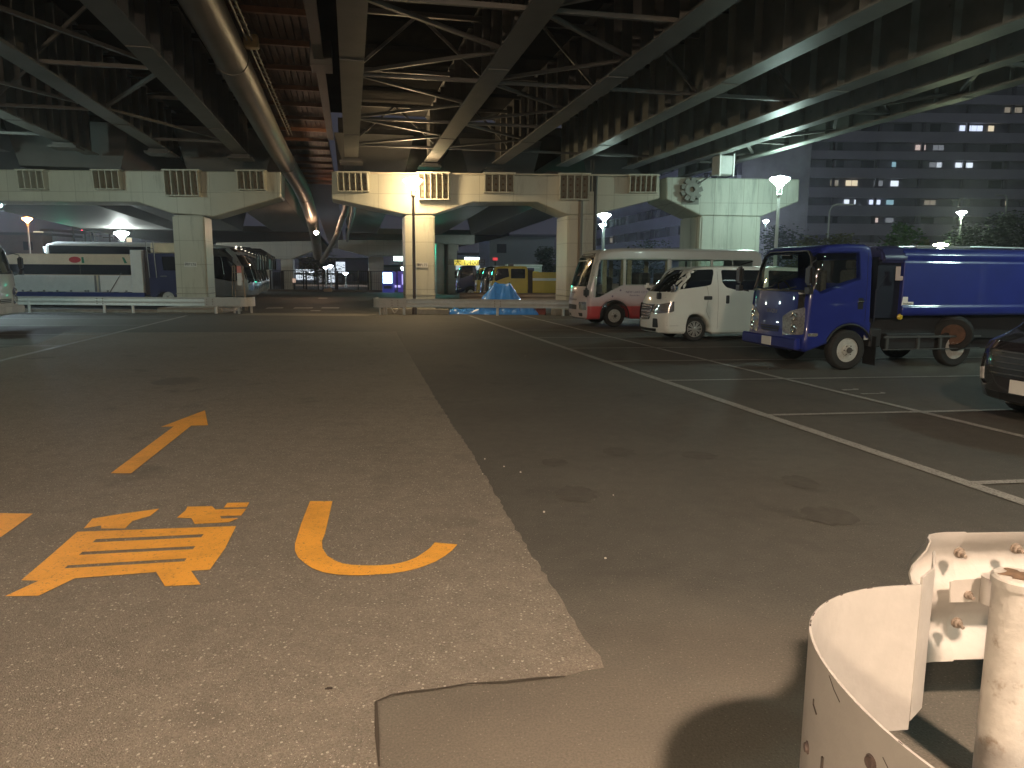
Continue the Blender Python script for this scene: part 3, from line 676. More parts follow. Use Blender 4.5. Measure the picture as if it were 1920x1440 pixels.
# kerbs and plinths
def block(name, label, c, d, m=KERB, bev=.02, cat='kerb', rz=0):
    b = MB(); b.box((0, 0, d[2] / 2), d); o = b.build(name, m, None, bevel=bev, loc=c, rot=(0, 0, rz)); tag(o, label, cat); return o
block('kerb', 'kerb under the long silver guardrail left of the plinth', ((xl(287) + xl(-60)) / 2, 31.75, 0), (xl(287) - xl(-60), .35, .13))
block('plinth', 'low concrete plinth at the foot of the single column pier', ((xl(288) + xl(412)) / 2, 32.6, 0), (xl(412) - xl(288), 2.3, .22), bev=.04, cat='plinth')
block('kerb', 'concrete kerb at the foot of the warm street lamp', ((xl(716) + xl(840)) / 2, 31.75, 0), (xl(840) - xl(716), .30, .24))
block('kerb', 'concrete block behind the guardrail next to the minibus nose', ((xl(1040) + xl(1056)) / 2, 31.8, 0), (.55, .4, .27))
block('kerb', 'dark concrete block half hidden by the minibus nose', (xl(1062), 31.75, 0), (.35, .4, .24), m=P('dark kerb', (.14, .12, .1), .8))
# red can
b = MB(); b.box((0, 0, .19), (.4, .3, .38)); b.box((0, 0, .40), (.2, .05, .05)); tag(b.build('fuel_can', P('dull red', (.22, .03, .02), .5), None, bevel=.02, loc=(xl(1016), 32.2, 0)), 'dull red can on the ground right of the blue tarp', 'fuel can')
# foreground rail: W beam along the far side, bending towards the camera, flat curved end
fg = empty('guardrail', (1.9, 2.8, 0), 0, 'big worn white guardrail corner with bolts in the near right corner', 'guardrail'); o = Vector((1.9, 2.8, 0))
def Lp(pts): return [Vector(p) - o for p in pts]
b = MB(); pr = [(-a, c) for a, c in wprof(.535, .265, .085, .006, 2)]
b.sweep(Lp([(3.6, 2.93, 0), (2.6, 2.86, 0), (1.70, 2.80, 0)]), pr); b.build('beam', WHITEP, fg, smooth=60)
b = MB(); pr = wprof(.535, .27, .06, .006, 2); pr = [(-a + .012, c) for a, c in pr]
cor = [(1.78, 2.815, 0), (1.70, 2.81, 0), (1.655, 2.80, 0), (1.615, 2.78, 0), (1.59, 2.745, 0), (1.572, 2.70, 0)]
b.sweep(Lp(cor), pr)
b.build('corner_piece', WHITEP, fg, smooth=60)
b = MB(); b.sweep(Lp([(1.56, 2.64, 0), (1.47, 2.48, 0), (1.385, 2.40, 0)]), flatprof(.265, .79, .008)); b.build('corner_strip', WHITEP, fg, smooth=60)
end = [(1.385, 2.398, 0), (1.28, 2.385, 0), (1.18, 2.362, 0), (1.08, 2.315, 0), (.99, 2.245, 0), (.915, 2.155, 0), (.87, 2.05, 0), (.845, 1.93, 0), (.838, 1.80, 0), (.845, 1.65, 0), (.875, 1.5, 0), (.93, 1.35, 0), (1.02, 1.2, 0), (1.14, 1.08, 0), (1.3, 1.0, 0)]
dd = [Vector(p) for p in end]
for _ in range(2):
    dd = [dd[0]] + [(dd[i // 2] if i % 2 == 0 else (dd[i // 2] + dd[i // 2 + 1]) / 2) for i in range(1, 2 * len(dd) - 1)]
    dd = [dd[0]] + [(dd[i - 1] + dd[i] * 2 + dd[i + 1]) / 4 for i in range(1, len(dd) - 1)] + [dd[-1]]
b = MB(); b.sweep([p - o for p in dd], flatprof(.235, .765, .007)); b.build('curved_end', WHITEP, fg, smooth=60)
SCR = P('scratch dark', (.10, .08, .07), .6)
def onend(k, z, off=-.002): p = dd[k]; q = (dd[min(k + 1, len(dd) - 1)] - dd[k - 1]).normalized(); return p - o + Vector((q.y, -q.x, 0)) * (-off) + Vector((0, 0, z))
def scratch(pts, r): b = MB(); b.tube(pts, r, 5); b.build('scratch', SCR, fg)      # dents and scratches on the curved end
scratch([onend(31, .755, -.001), onend(32, .735, -.001), onend(33, .722, -.001)], .0012); scratch([onend(38, .70, -.001), onend(39, .67, -.001), onend(40, .65, -.001)], .0011)
for k in range(2, len(dd) - 4):
    if rnd.random() < .12: scratch([onend(k, .7655, .003), onend(k, .7655, .003).lerp(onend(k + 1, .765, .003), rnd.uniform(.2, .8))], rnd.uniform(.0012, .003))
for k, z, s in ((31, .50, 1), (32, .47, .6), (38, .51, .9), (28, .62, .4)): scratch([onend(k, z + .02 * s, -.001), onend(k, z - .02 * s, -.001), onend(k + 1, z - .045 * s, -.001)], .004 * s + .001)
def near_px(px, py):                                  # spot on the outside of the curved end seen at px, py
    best = None
    for k in range(1, len(dd) - 1):
        for j in range(27):
            z = .24 + .02 * j; l = CM.to_3x3().transposed() @ (dd[k] + Vector((0, 0, z)) - Vector((0, 0, CAM_H)))
            e_ = abs(960 + CAM_F * l.x / -l.z - px) + abs(720 - CAM_F * l.y / -l.z - py)
            if k > 20 and (best is None or e_ < best[0]): best = (e_, k, z)
    return best[1], best[2]
for px, py, rr_ in ((1513, 1402, .014), (1622, 1432, .015)):
    k, z = near_px(px, py); dv = (dd[k + 1] - dd[k - 1]).normalized(); nv = Vector((dv.y, -dv.x, 0)); Mq = Matrix.Translation(dd[k] - o + Vector((0, 0, z))) @ nv.to_track_quat('Z', 'Y').to_matrix().to_4x4()
    b = MB(); b.lathe([(rr_ * 1.3, -.001), (rr_ * 1.3, .002), (rr_, .004), (rr_ * .9, .009), (.002, .011)], 20, Mq); b.build('bolt', P('dark bolt head', (.14, .10, .09), .5, var=.4, vs=50), fg, smooth=40)
b = MB(); pp = Vector((1.735, 2.42, 0))
px_, py_ = pp.x - o.x, pp.y - o.y
b.lathe([(.078, 0), (.078, .755), (.085, .755), (.086, .780), (.077, .788), (.0, .789)], 40, Matrix.Translation((px_, py_, 0))); b.build('post', POSTP, fg, smooth=40)
b = MB(); b.prism([(.055 * (1 + .3 * math.sin(5 * a) + .12 * math.sin(11 * a)) * math.cos(a), .05 * (1 + .3 * math.sin(4 * a + 1)) * math.sin(a)) for a in [2 * PI * i / 40 for i in range(40)]], lambda a, c: (px_ + a, py_ + c, .7895), (0, 0, .001)); b.build('rust_patch', RUSTY, fg)
# brackets on the beam and their bolts
def plate(px, Yv, th, name='bracket'):
    b = MB(); q = [at(x, y, Yv) - o for x, y in px]; b.prism([(v.x, v.z) for v in q], lambda a, c: (a, q[0].y, c), (0, th, 0)); b.build(name, WHITEP, fg, bevel=.003)
plate([(1781, 1090), (1790, 1086), (1925, 1080), (1925, 1128), (1781, 1131)], 2.745, .006)
b = MB(); c = at(1862, 1105, 2.70) - o; b.tube([c - Vector((0, 0, .055)), c + Vector((0, 0, .05))], .042, 20); b.build('spacer_tube', WHITEP, fg, smooth=40)
def bolt(p, s=1.):
    b = MB(); M = Matrix.Translation(Vector(p) - o) @ Matrix.Rotation(R(90), 4, 'X')
    b.lathe([(.022 * s, 0), (.022 * s, .004), (.017 * s, .004), (.017 * s, .018), (.0155 * s, .02), (.008 * s, .02), (.008 * s, .044), (.006 * s, .046)], 12, M); return b.build('bolt', P('weathered bolt', (.34, .28, .23), .55, metal=.4, var=.3, vs=60, spots=((.14, .08, .05), .55, 60, .1)), fg, smooth=30)
for x, y, Yv in ((1798, 1036, 2.80), (1904, 1028, 2.82), (1812, 1113, 2.765), (1793, 1167, 2.775)):
    bolt(at(x, y, Yv - .01))

# ------------------------------------------------------------------ street lamps
def lamp_shade_mat(name, col, es): 
    return P(name, (.8, .8, .8), .4, var=.01, emit=col, es=es)
def streetlamp(x, y, ztop, label, pole_m, col, es, s=1., cone=True, grp=None, name='street_lamp'):
    e = empty(name, (x, y, 0), 0, label, 'street lamp', grp)
    b = MB(); b.lathe([(.11, 0), (.11, .25), (.075, .3), (.068, ztop * .5), (.05, ztop - .75 * s)], 16); b.build('pole', pole_m, e, smooth=40)
    b = MB()
    for a in (0, 120, 240):
        c, q = math.cos(R(a)), math.sin(R(a)); b.tube([(0, 0, ztop - .78 * s), (c * .10 * s, q * .10 * s, ztop - .68 * s), (c * .11 * s, q * .11 * s, ztop - .42 * s)], .012, 6)
    b.lathe([(.03, ztop - .8 * s), (.09 * s, ztop - .74 * s), (.09 * s, ztop - .70 * s), (.03, ztop - .68 * s)], 12); b.build('lamp_holder', pole_m, e)
    b = MB(); b.lathe([(.05 * s, ztop - .45 * s), (.10 * s, ztop - .40 * s), (.20 * s, ztop - .27 * s), (.36 * s, ztop - .14 * s), (.40 * s, ztop - .09 * s), (.33 * s, ztop - .04 * s), (.12 * s, ztop), (.03, ztop + .03)], 28)
    b.build('lamp_shade', lamp_shade_mat('lit shade %s' % label[:12], col, es), e, smooth=50)
    return e
WARM = (1, .72, .40); COOL = (.72, 1, .90); COLD = (.70, .88, 1)
POLED = P('dark brown pole', (.05, .035, .03), .4, var=.2)
POLEL = P('pale pole', (.42, .45, .42), .45)
q = at(779, 588, 31.9); streetlamp(q.x, 31.65, at(776, 334, 31.65).z, 'dark brown street lamp with warm bowl shade at the two column pier', POLED, WARM, 125, 1.0)
q = at(1462, 340, 29.5); streetlamp(q.x, 29.5, at(1462, 331, 29.5).z, 'pale street lamp with greenish bowl shade behind the blue refuse truck', POLEL, COOL, 110, .95)
q = at(1133, 405, 46); streetlamp(q.x, 46, at(1133, 400, 46).z, 'pale street lamp seen under the cap above the minibus roof', POLEL, COLD, 200, 1.0)
q = at(1130, 425, 70); streetlamp(q.x, 70, at(1130, 420, 70).z, 'tiny far street lamp just below the one above the minibus', POLEL, COLD, 120, .8)
q = at(1803, 400, 62); streetlamp(q.x, 62, at(1803, 396, 62).z, 'far star bright lamp in front of the slab block, above the dark trees', POLEL, (.85, 1, .75), 350, .9)
q = at(1764, 460, 40); streetlamp(q.x, 40, at(1764, 456, 40).z, 'small round lamp peeping over the refuse truck body', POLEL, (.85, 1, .6), 90, .9)
q = at(-16, 388, 40); streetlamp(q.x, 40, at(-16, 380, 40).z, 'bluish lamp at the left picture edge', POLEL, COLD, 300, 1.2)
q = at(228, 440, 66); streetlamp(q.x, 66, at(228, 434, 66).z, 'white lamp above the rear truck roof on the left', POLEL, (.9, 1, .95), 300, 1.5)
q = at(51, 412, 60); streetlamp(q.x, 60, at(51, 408, 60).z, 'orange sodium lamp glowing in the far left', POLEL, (1, .28, .07), 120, .9)
q = at(616, 500, 100)
for px, py, lb in ((611, 503, 'left one of two white lamps beyond the mesh fence'), (620, 500, 'right one of two white lamps beyond the mesh fence'), (648, 514, 'round white lamp beyond the fence, lower than the two close together')):
    q = at(px, py, 85); streetlamp(q.x, 85, at(px, py - 3, 85).z, lb, POLEL, (.75, .85, 1), 14, .75)
q = at(755, 504, 85); streetlamp(q.x, 85, at(755, 501, 85).z, 'far white lamp beside the bright vending machine', POLEL, (.75, .95, 1), 16, .8)
q = at(593, 437, 50)
fl = empty('flood_light', q, 0, 'warm flood light on the end of the wide silver duct', 'flood light')
b = MB(); b.lathe([(.06, -.1), (.14, -.02), (.16, .06), (.10, .12)], 16); b.build('lens', P('warm lens', (.8, .7, .6), .4, emit=(1, .62, .38), es=260), fl, smooth=40)
b = MB(); b.bar((0, 0, .12), (0, .0, .5), .05, .05); b.build('bracket', DARKST, fl)
# lamps behind the photographer that light the near asphalt and the guardrail corner
def hooded(x, y, z, label, col, es, r=.28):
    e = empty('street_lamp', (x, y, 0), 0, label, 'street lamp')
    b = MB(); b.lathe([(.11, 0), (.11, .25), (.075, .3), (.05, z + .1)], 16); b.build('pole', POLED, e, smooth=40)
    b = MB(); b.lathe([(.05, z + .22), (r * .7, z + .18), (r * 1.15, z + .02), (r * 1.15, z - .02), (r * 1.08, z - .02), (r * 1.08, z + .0), (.05, z + .05)], 24); b.build('hood', POLED, e, smooth=40)
    b = MB(); b.lathe([(r, z - .005), (r * .93, z - .08), (r * .7, z - .15), (.02, z - .19)], 24); b.build('lamp_glass', lamp_shade_mat('hooded glass %.1f' % x, col, es), e)
q = at(1370, 440, 86); streetlamp(q.x, 86, 8, 'cold lamp hidden behind the green lit pier column', POLEL, (.6, .7, 1), 1500, 1.3)  # unseen lamp added to brighten the oblique apartment block
hooded(2.9, -1.7, 6.0, 'hooded street lamp standing behind the camera', (1, .745, .55), 1280)
streetlamp(-5.0, -8.0, 5.8, 'street lamp standing well behind the camera', POLED, (1, .76, .52), 950, 1.1)
streetlamp(13.5, 12.0, 5.7, 'pale street lamp beyond the right picture edge', POLEL, (.76, 1, .86), 620, 1.1)
streetlamp(9.5, -2.0, 5.7, 'pale street lamp behind the camera to the right', POLEL, (.8, 1, .86), 260, 1.1)
streetlamp(-19.0, 24.0, 5.7, 'pale street lamp beyond the left picture edge', POLEL, (.90, .98, .98), 760, 1.1)
# goose neck road lights, unlit, in front of the slab block
for px, yt, x2, Y, lb in ((1551, 383, 1590, 75, 'unlit goose neck road light before the left part of the slab block'), (1880, 366, 1873, 80, 'slim road light at the far right before the slab block')):
    q = at(px, 460, Y); zt = at(px, yt, Y).z; e = empty('road_light', (q.x, Y, 0), 0, lb, 'road light'); b = MB()
    w = at(x2, yt, Y).x - q.x; b.tube([(0, 0, 0), (0, 0, zt - .6), (w * .15, 0, zt - .15), (w * .4, 0, zt), (w * .8, 0, zt)], .09, 8); b.build('pole', POLEL, e, smooth=40)
    b = MB(); b.box((w, 0, zt - .02), (abs(w) * .5 + .2, .3, .14)); b.build('lamp_head', P('lamp head', (.5, .5, .48), .4, emit=(1, .9, .7), es=.0 if px < 1600 else 12), e, bevel=.04)
# ------------------------------------------------------------------ far fence with gate
fe = empty('mesh_fence', (0, 66, 0), 0, 'dark mesh fence with tall posts across the far end of the lane', 'fence')
x0 = at(508, 545, 66).x; x1 = at(745, 545, 66).x; zt = at(600, 508, 66).z
b = MB()
for z in (.12, zt): b.bar((x0, 0, z), (x1, 0, z), .06, .06)
x = x0
while x < x1: b.box((x, 0, zt / 2), (.018, .018, zt)); x += .16
b.build('mesh_panel', FENCE, fe)
for px in (508, 529, 532, 570, 575, 597, 606, 630, 633, 672, 691, 696, 745):
    x = at(px, 545, 66).x; b = MB(); b.box((x, 0, zt / 2), (.11, .11, zt + .06)); b.build('post', FENCE, fe)
block('kerb', 'long low dark kerb at the foot of the mesh fence', ((x0 + x1) / 2, 65.4, 0), (x1 - x0, .4, .18), m=P('dark kerb', (.14, .12, .1), .8))
b = MB(); b.box((0, 0, .14), (.7, .4, .28)); b.box((.18, 0, .3), (.3, .38, .12)); tag(b.build('sandbag', P('tan bag', (.45, .33, .22), .9, bump=.4, bs=12), None, bevel=.08, seg=2, smooth=60, loc=(at(616, 545, 65).x, 64.8, 0)), 'tan sandbag on the ground in front of the mesh fence', 'sandbag')
# ------------------------------------------------------------------ vehicles
GLASST = bpy.data.materials.new('clear window'); GLASST.use_nodes = True
_n = GLASST.node_tree.nodes; _l = GLASST.node_tree.links; _n.remove(_n['Principled BSDF'])
_t = _n.new('ShaderNodeBsdfTransparent'); _t.inputs[0].default_value = (.78, .86, .82, 1); _g = _n.new('ShaderNodeBsdfGlossy'); _g.inputs['Roughness'].default_value = .03
_f = _n.new('ShaderNodeFresnel'); _f.inputs[0].default_value = 1.5; _m = _n.new('ShaderNodeMixShader')
_l.new(_f.outputs[0], _m.inputs[0]); _l.new(_t.outputs[0], _m.inputs[1]); _l.new(_g.outputs[0], _m.inputs[2]); _l.new(_m.outputs[0], _n['Material Output'].inputs[0])
SEATM = P('seat cloth', (.10, .10, .10), .8, var=.2, vs=20)
INTER = P('cabin trim', (.06, .06, .06), .8)
def arch(cx, r, z0, n=9, zc=.36):                 # wheel arch outline, front to rear (decreasing x)
    out = []
    a0 = math.asin(max(-1, min(1, (z0 - zc) / r)))
    for i in range(n + 1):
        a = a0 + (PI - 2 * a0) * i / n; out.append((cx + r * math.cos(a), zc + r * math.sin(a)))
    return out
def wheel(par, x, y, r=.36, w=.2, style='holes', rim=None, side=1, rr=None, tilt=None):
    """tyre with its rim as a sub-part; the outer face looks towards side (+1 left, -1 right)"""
    rim = rim or RIMS; rr = rr or r * .6; Mx = Matrix.Rotation(-R(90) * side, 4, 'X')
    b = MB(); b.lathe([(rr, -w / 2), (r * .9, -w / 2), (r * .975, -w * .38), (r, -w * .3), (r, w * .3), (r * .975, w * .38), (r * .9, w / 2), (rr * 1.04, w / 2), (rr, w * .42)], 36, Mx, close=True)
    o = b.build('wheel', TYRE, par, smooth=35, loc=(x, y, r))
    if tilt: o.rotation_euler = tilt[:3]; o.location.z = tilt[3]
    b = MB(); d = w * .40
    if style == 'holes':
        b.lathe([(rr, d - .0), (rr * .97, d + .005), (rr * .90, d - .03), (rr * .80, d - .055), (rr * .52, d - .02), (rr * .48, d + .03), (rr * .30, d + .035), (rr * .28, d + .06), (.01, d + .065)], 32, Mx)
    elif style == 'dish':
        b.lathe([(rr, d), (rr * .95, d + .005), (rr * .88, d - .10), (rr * .5, d - .12), (rr * .48, d - .05), (rr * .3, d - .05), (.01, d - .02)], 32, Mx)
    else:
        b.lathe([(rr, d - .02), (rr, d), (rr * .95, d + .008), (rr * .90, d - .012), (rr * .93, d - .03)], 36, Mx, close=True)
        k = 9
        for i in range(k):
            a = 2 * PI * i / k
            for da in (-.13, .13): b.bar(Mx @ (Matrix.Rotation(a + da * .6, 4, 'Z') @ Vector((rr * .15, 0, d))), Mx @ (Matrix.Rotation(a + da, 4, 'Z') @ Vector((rr * .93, 0, d - .006))), .024, .022, up=Mx @ Vector((0, 0, 1)))
        b.lathe([(rr * .24, d - .04), (rr * .24, d + .012), (rr * .12, d + .018), (.01, d + .018)], 20, Mx)
    ro = b.build('rim', rim, o, smooth=40)
    b = MB()
    if style == 'holes':
        for i in range(6): a = 2 * PI * (i + .5) / 6; b.lathe([(rr * .15, d - .06), (rr * .15, d - .028), (.001, d - .027)], 12, Mx @ Matrix.Translation((rr * .70 * math.cos(a), rr * .70 * math.sin(a), 0)))
        for i in range(6): a = 2 * PI * i / 6; b.lathe([(rr * .05, d + .0), (rr * .05, d + .05)], 6, Mx @ Matrix.Translation((rr * .39 * math.cos(a), rr * .39 * math.sin(a), 0)))
        b.lathe([(rr * .26, d + .03), (rr * .25, d + .072), (rr * .1, d + .075), (.001, d + .075)], 16, Mx)
        b.build('rim_holes', P('hub dark', (.07, .065, .06), .5, var=.4, vs=20), o, smooth=40)
    elif style == 'dish':
        b.lathe([(rr * .46, d - .06), (rr * .45, d - .035), (.01, d - .03)], 16, Mx); b.build('hub', BLACKP, o)
    else:
        b.lathe([(rr * .95, d - .05), (rr * .95, d - .035), (.01, d - .035)], 24, Mx); b.build('rim_back', BLACKP, o)
    return o
def place(o, contact, hd, w2, side=1):             # near front wheel touches the ground at contact
    n = Vector((-math.sin(hd), math.cos(hd), 0)); p = Vector(contact) - n * w2 * side
    o.location = (p.x, p.y, 0); o.rotation_euler = (0, 0, hd); return o
HD = R(180 + 12.5)
def mirror_y(poly): return [(-a, c) for a, c in poly][::-1]
# --- small cab-over truck cab, used for all the light trucks
def cab(par, paint, w=2.0, open_glass=False, name_text=None, silver=True, crew=False, s=1.0, front_panel=None, step=.14, grille_m=None):
    L = -.42 if not crew else -1.35
    prof = [(1.02, .36), (1.09, .42), (1.10, .62), (1.075, .66), (1.07, 1.0), (1.04, 1.42), (.96, 1.75), (.84, 2.12), (.74, 2.26), (.58, 2.33), (.2, 2.355), (L + .18, 2.355), (L + .05, 2.30), (L, 2.12), (L - .02, .92)] + arch(.0, .50, .88, 8)[::-1][0:0]
    prof += [(-.47 if not crew else L, .88)]
    if crew: prof += [(L, .55), (-.55, .55), (-.52, .7)]
    prof += [(p[0], p[1]) for p in reversed(arch(.0, .50, .60, 8))]
    prof += [(.45, .50), (.62, .46)]
    tum = lambda z: 1 - .045 * max(0, (z - 1.35)) ** 1.2
    me = hull(prof, w, .07, tum, bow=.16, bowx=.45, step=step); t = bvh(me)
    sidewin = rpoly([(.87, 1.58), (.79, 2.10), (.72, 2.21), (-.12, 2.22), (-.17, 1.70), (.12, 1.63), (.42, 1.52), (.66, 1.42)], .05)
    fwin = rpoly([(-.93, 1.46), (-.90, 1.82), (-.80, 2.12), (-.66, 2.23), (.66, 2.23), (.80, 2.12), (.90, 1.82), (.93, 1.46)], .06)
    fwin = [(a * w / 2.0, c) for a, c in fwin]
    if open_glass:
        cut = []
        b = MB(); ip = inset([p for p in prof if p[1] > .9 or p[0] > 5], .0)
        b.prism([(.98, 1.1), (.96, 1.42), (.90, 1.75), (.78, 2.10), (.66, 2.23), (-.25, 2.27), (-.34, 2.1), (-.34, 1.1)], lambda a, c: (a, -w / 2 + .1, c), (0, w - .2, 0)); cut.append(b.mesh('c'))
        b = MB(); b.prism([(.84, 1.55), (.76, 2.10), (.70, 2.18), (-.09, 2.19), (-.13, 1.73), (.14, 1.66), (.66, 1.46)], lambda a, c: (a, -3, c), (0, 6, 0)); cut.append(b.mesh('c'))
        b = MB(); b.prism(inset(fwin, .05), lambda a, c: (.5, a, c), (3, 0, 0)); cut.append(b.mesh('c'))
        rw = MB(); rw.box((-.4, 0, 1.85), (.4, 1.2, .45)); cut.append(rw.mesh('c'))
        me = boolean(me, cut)
    o = link('cab_body', me, paint, par, smooth=38)
    g = GLASST if open_glass else GLASS
    b = decal(t, fwin, 'F', .004, .12)
    f = b.build('windshield', g, par, smooth=60)
    if open_glass:                                    # black band round the windscreen
        b = MB()
        for a, c in zip(fwin, fwin[1:] + fwin[:1]):
            pa = []
            for y, z in (a, c):
                h, nn, _, _ = t.ray_cast(Vector((9, y, z)), Vector((-1, 0, 0))); pa.append((h or Vector((.9, y, z))) + Vector((.012, 0, 0)))
            b.bar(pa[0], pa[1], .05, .02)
        b.build('windshield_seal', BLACKP, par)
    for v in ('L', 'R'):
        b = decal(t, sidewin, v, .004, .12); b.build('side_window', g, par, smooth=60)
        if crew:
            b = decal(t, rpoly([(-.28, 2.2), (-1.18, 2.2), (-1.18, 1.6), (-.28, 1.6)], .06), v, .004, .14); b.build('side_window', g, par, smooth=60)
    dk = P('dark pillar', (.010, .010, .014), .3, coat=.6)
    for sg in (1, -1):                                # wide dark pillar beside the windscreen
        pl = [(sg * q[0] * w / 2, q[1]) for q in [(.935, 1.48), (.905, 1.83), (.81, 2.13), (.90, 2.10), (.985, 1.80), (.99, 1.48)]]
        b = decal(t, pl, 'F', .006, .1, skirt=.01); b.build('pillar_trim', dk, par, smooth=60)
    hl = [(.42, .99), (.60, 1.10), (.93, 1.19), (.95, .95), (.94, .68), (.45, .64)]
    for sg in (1, -1):
        pl = rpoly([(sg * a * w / 2, c) for a, c in hl], .03); b = decal(t, pl, 'F', .012, .08, skirt=.03); h = b.build('headlight', LENS, par, smooth=60)
        b = MB()
        for y, z, r in ((.72, 1.0, .085), (.72, .78, .085)):
            hp, nn, _, _ = t.ray_cast(Vector((9, sg * y * w / 2, z)), Vector((-1, 0, 0)))
            if hp: b.lathe([(r, -.01), (r, .022), (r * .7, .03), (r * .2, .012)], 16, Matrix.Translation(hp) @ Matrix.Rotation(R(90), 4, 'Y'))
        b.build('reflector', CHROME, h, smooth=40)
        b = decal(t, [(sg * .62, .49), (sg * .78, .49), (sg * .78, .44), (sg * .62, .44)], 'F', .008); b.build('fog_light', AMBER, par)
    b = decal(t, rpoly([(-.34, .80), (.34, .80), (.30, .69), (-.30, .69)], .02), 'F', .006, .1); b.build('grille', BLACKP, par)
    b = MB()
    for z in (.72, .77): hp = t.ray_cast(Vector((9, 0, z)), Vector((-1, 0, 0)))[0]; b.box((hp.x + .008, 0, z), (.015, .6, .012))
    b.build('grille_bars', paint, par)
    b = decal(t, rpoly([(-w / 2 + .08, 1.50), (w / 2 - .08, 1.50), (w / 2 - .1, 1.47), (-w / 2 + .1, 1.47)], .01), 'F', .012, .15, skirt=.02); b.build('cowl', BLACKP, par)
    b = MB()
    for y in (-.45, .25):
        q0 = t.ray_cast(Vector((9, y, 1.49)), Vector((-1, 0, 0)))[0]; q1 = t.ray_cast(Vector((9, y + .42, 1.56)), Vector((-1, 0, 0)))[0]
        b.bar(q0 + Vector((.03, 0, 0)), q1 + Vector((.02, 0, 0)), .018, .018)
    b.build('wiper', BLACKP, par)
    b = MB(); b.box((0, 0, .50), (.12, w * .97, .22)); b.build('bumper', paint, par, bevel=.03, loc=(1.055, 0, 0))
    b = MB(); b.box((1.125, 0, .50), (.012, .33, .165)); b.build('number_plate', PLATE, par)
    if name_text: text('lettering', name_text, .10, CHROME, par, (t.ray_cast(Vector((9, .1, 1.08)), Vector((-1, 0, 0)))[0].x + .004, .05, 1.08), (R(90), 0, R(90)), 1.3)
    if front_panel: b = decal(t, rpoly([(-.5, 1.32), (.5, 1.32), (.5, .9), (-.5, .9)], .04), 'F', .008, .12); b.build('front_panel', front_panel, par)
    for sg, v in ((1, 'L'), (-1, 'R')):
        b = decal(t, [(-.13, 1.36), (-.24, 1.36), (-.24, 1.15), (-.13, 1.15)], v, .002, .1); hd_ = b.build('door_handle', BLACKP, par)
        b = MB(); b.box((-.185, sg * (w / 2 + .012), 1.30), (.12, .025, .03)); b.build('grip', CHROME, hd_)
        b = decal(t, rpoly([(.88, .71), (.68, .71), (.68, .65), (.88, .65)], .015), v, .008); b.build('turn_signal', LENS, par)
        b = MB()
        for x0, z0, x1, z1 in ((.93, .48, .93, 1.45), (-.30, .92, -.30, 2.2), (.93, 1.45, .86, 1.7)):
            for k in range(6):
                xa = x0 + (x1 - x0) * k / 6; za = z0 + (z1 - z0) * k / 6; xb = x0 + (x1 - x0) * (k + 1) / 6; zb = z0 + (z1 - z0) * (k + 1) / 6
                pa = t.ray_cast(Vector((xa, 9 * sg, za)), Vector((0, -sg, 0)))[0]; pb = t.ray_cast(Vector((xb, 9 * sg, zb)), Vector((0, -sg, 0)))[0]
                if pa and pb: b.bar(pa, pb, .008, .004)
        b.build('door_seam', BLACKP, par)
        # mirrors on stalks ahead of the door
        b = MB(); b.box((0, 0, 0), (.10, .20, .34)); mo = b.build('mirror', BLACKP, par, bevel=.035, seg=2, smooth=50, loc=(1.12 if sg < 0 else 1.02, sg * (w / 2 + .15), 1.77))
        b = MB(); b.tube([(-.02, 0, .15), (-.02, 0, .22), (-.20, -sg * .14, .28)], .012, 6); b.build('mirror_arm', BLACKP, mo); b = MB(); b.tube([(-.02, 0, -.15), (-.02, 0, -.30), (-.12, -sg * .17, -.33)], .016, 6); b.box((0, 0, -.27), (.09, .13, .12)); b.build('mirror_arm', BLACKP, mo)
    # wheel arch lip
    for sg in (1, -1):
        b = MB(); b.tube([(x, sg * (w / 2 - .01), z) for x, z in arch(0, .51, .55, 12)], .022, 6); b.build('arch_lip', BLACKP, par, smooth=50)
    if open_glass:
        for y in (.5, -.5):
            b = MB(); b.box((-.15, y, 1.25), (.5, .5, .15)); b.box((-.28, y, 1.58), (.13, .48, .6)); b.box((-.29, y, 1.98), (.09, .26, .2)); b.build('seat', SEATM, par, bevel=.04)
        b = MB(); b.box((.72, 0, 1.27), (.35, w - .25, .28)); b.build('dashboard', INTER, par, bevel=.04)
        b = MB(); b.tube([(0, 0, 0)] * 0 + [(.48 + .07 * math.sin(a), -.5 + .2 * math.cos(a), 1.50 + .17 * math.sin(a)) for a in [2 * PI * i / 20 for i in range(21)]], .014, 6); b.tube([(.7, -.5, 1.3), (.48, -.5, 1.5)], .03, 6); b.build('steering_wheel', BLACKP, par)
        b = MB(); b.box((.80, .05, 2.12), (.05, .28, .09)); b.build('rear_view_mirror', BLACKP, par)
        b = MB(); b.box((.86, .62, 1.44), (.2, .35, .03)); b.build('papers', P('paper', (.7, .72, .7), .6), par)
    return t
TRUCK_C = gp(1587, 694)
tk = empty('refuse_truck', label='dark blue refuse truck with white steel wheels, parked right of the white van', cat='truck')
place(tk, TRUCK_C, HD, .98)
cab(tk, BLUEP, 2.0, True, 'ISUZU', step=.12)
b = MB(); b.box((-2.85, 0, .78), (4.6, 1.45, .46)); b.box((-3.4, 0, .5), (1.2, 1.2, .35)); b.box((-1.6, .38, .72), (4.3, .09, .2)); b.box((-1.6, -.38, .72), (4.3, .09, .2)); b.box((.3, 0, .70), (1.2, .9, .35)); b.box((0, 0, .38), (.12, 1.5, .12)); b.box((-2.5, 0, .38), (.2, 1.4, .2)); b.box((-.1, 0, 1.0), (.8, 1.5, .3)); b.build('chassis', CHASSIS, tk)
wheel(tk, 0, .87, .38, .22, 'holes', RIMW, 1); wheel(tk, 0, -.87, .38, .22, 'holes', RIMW, -1)
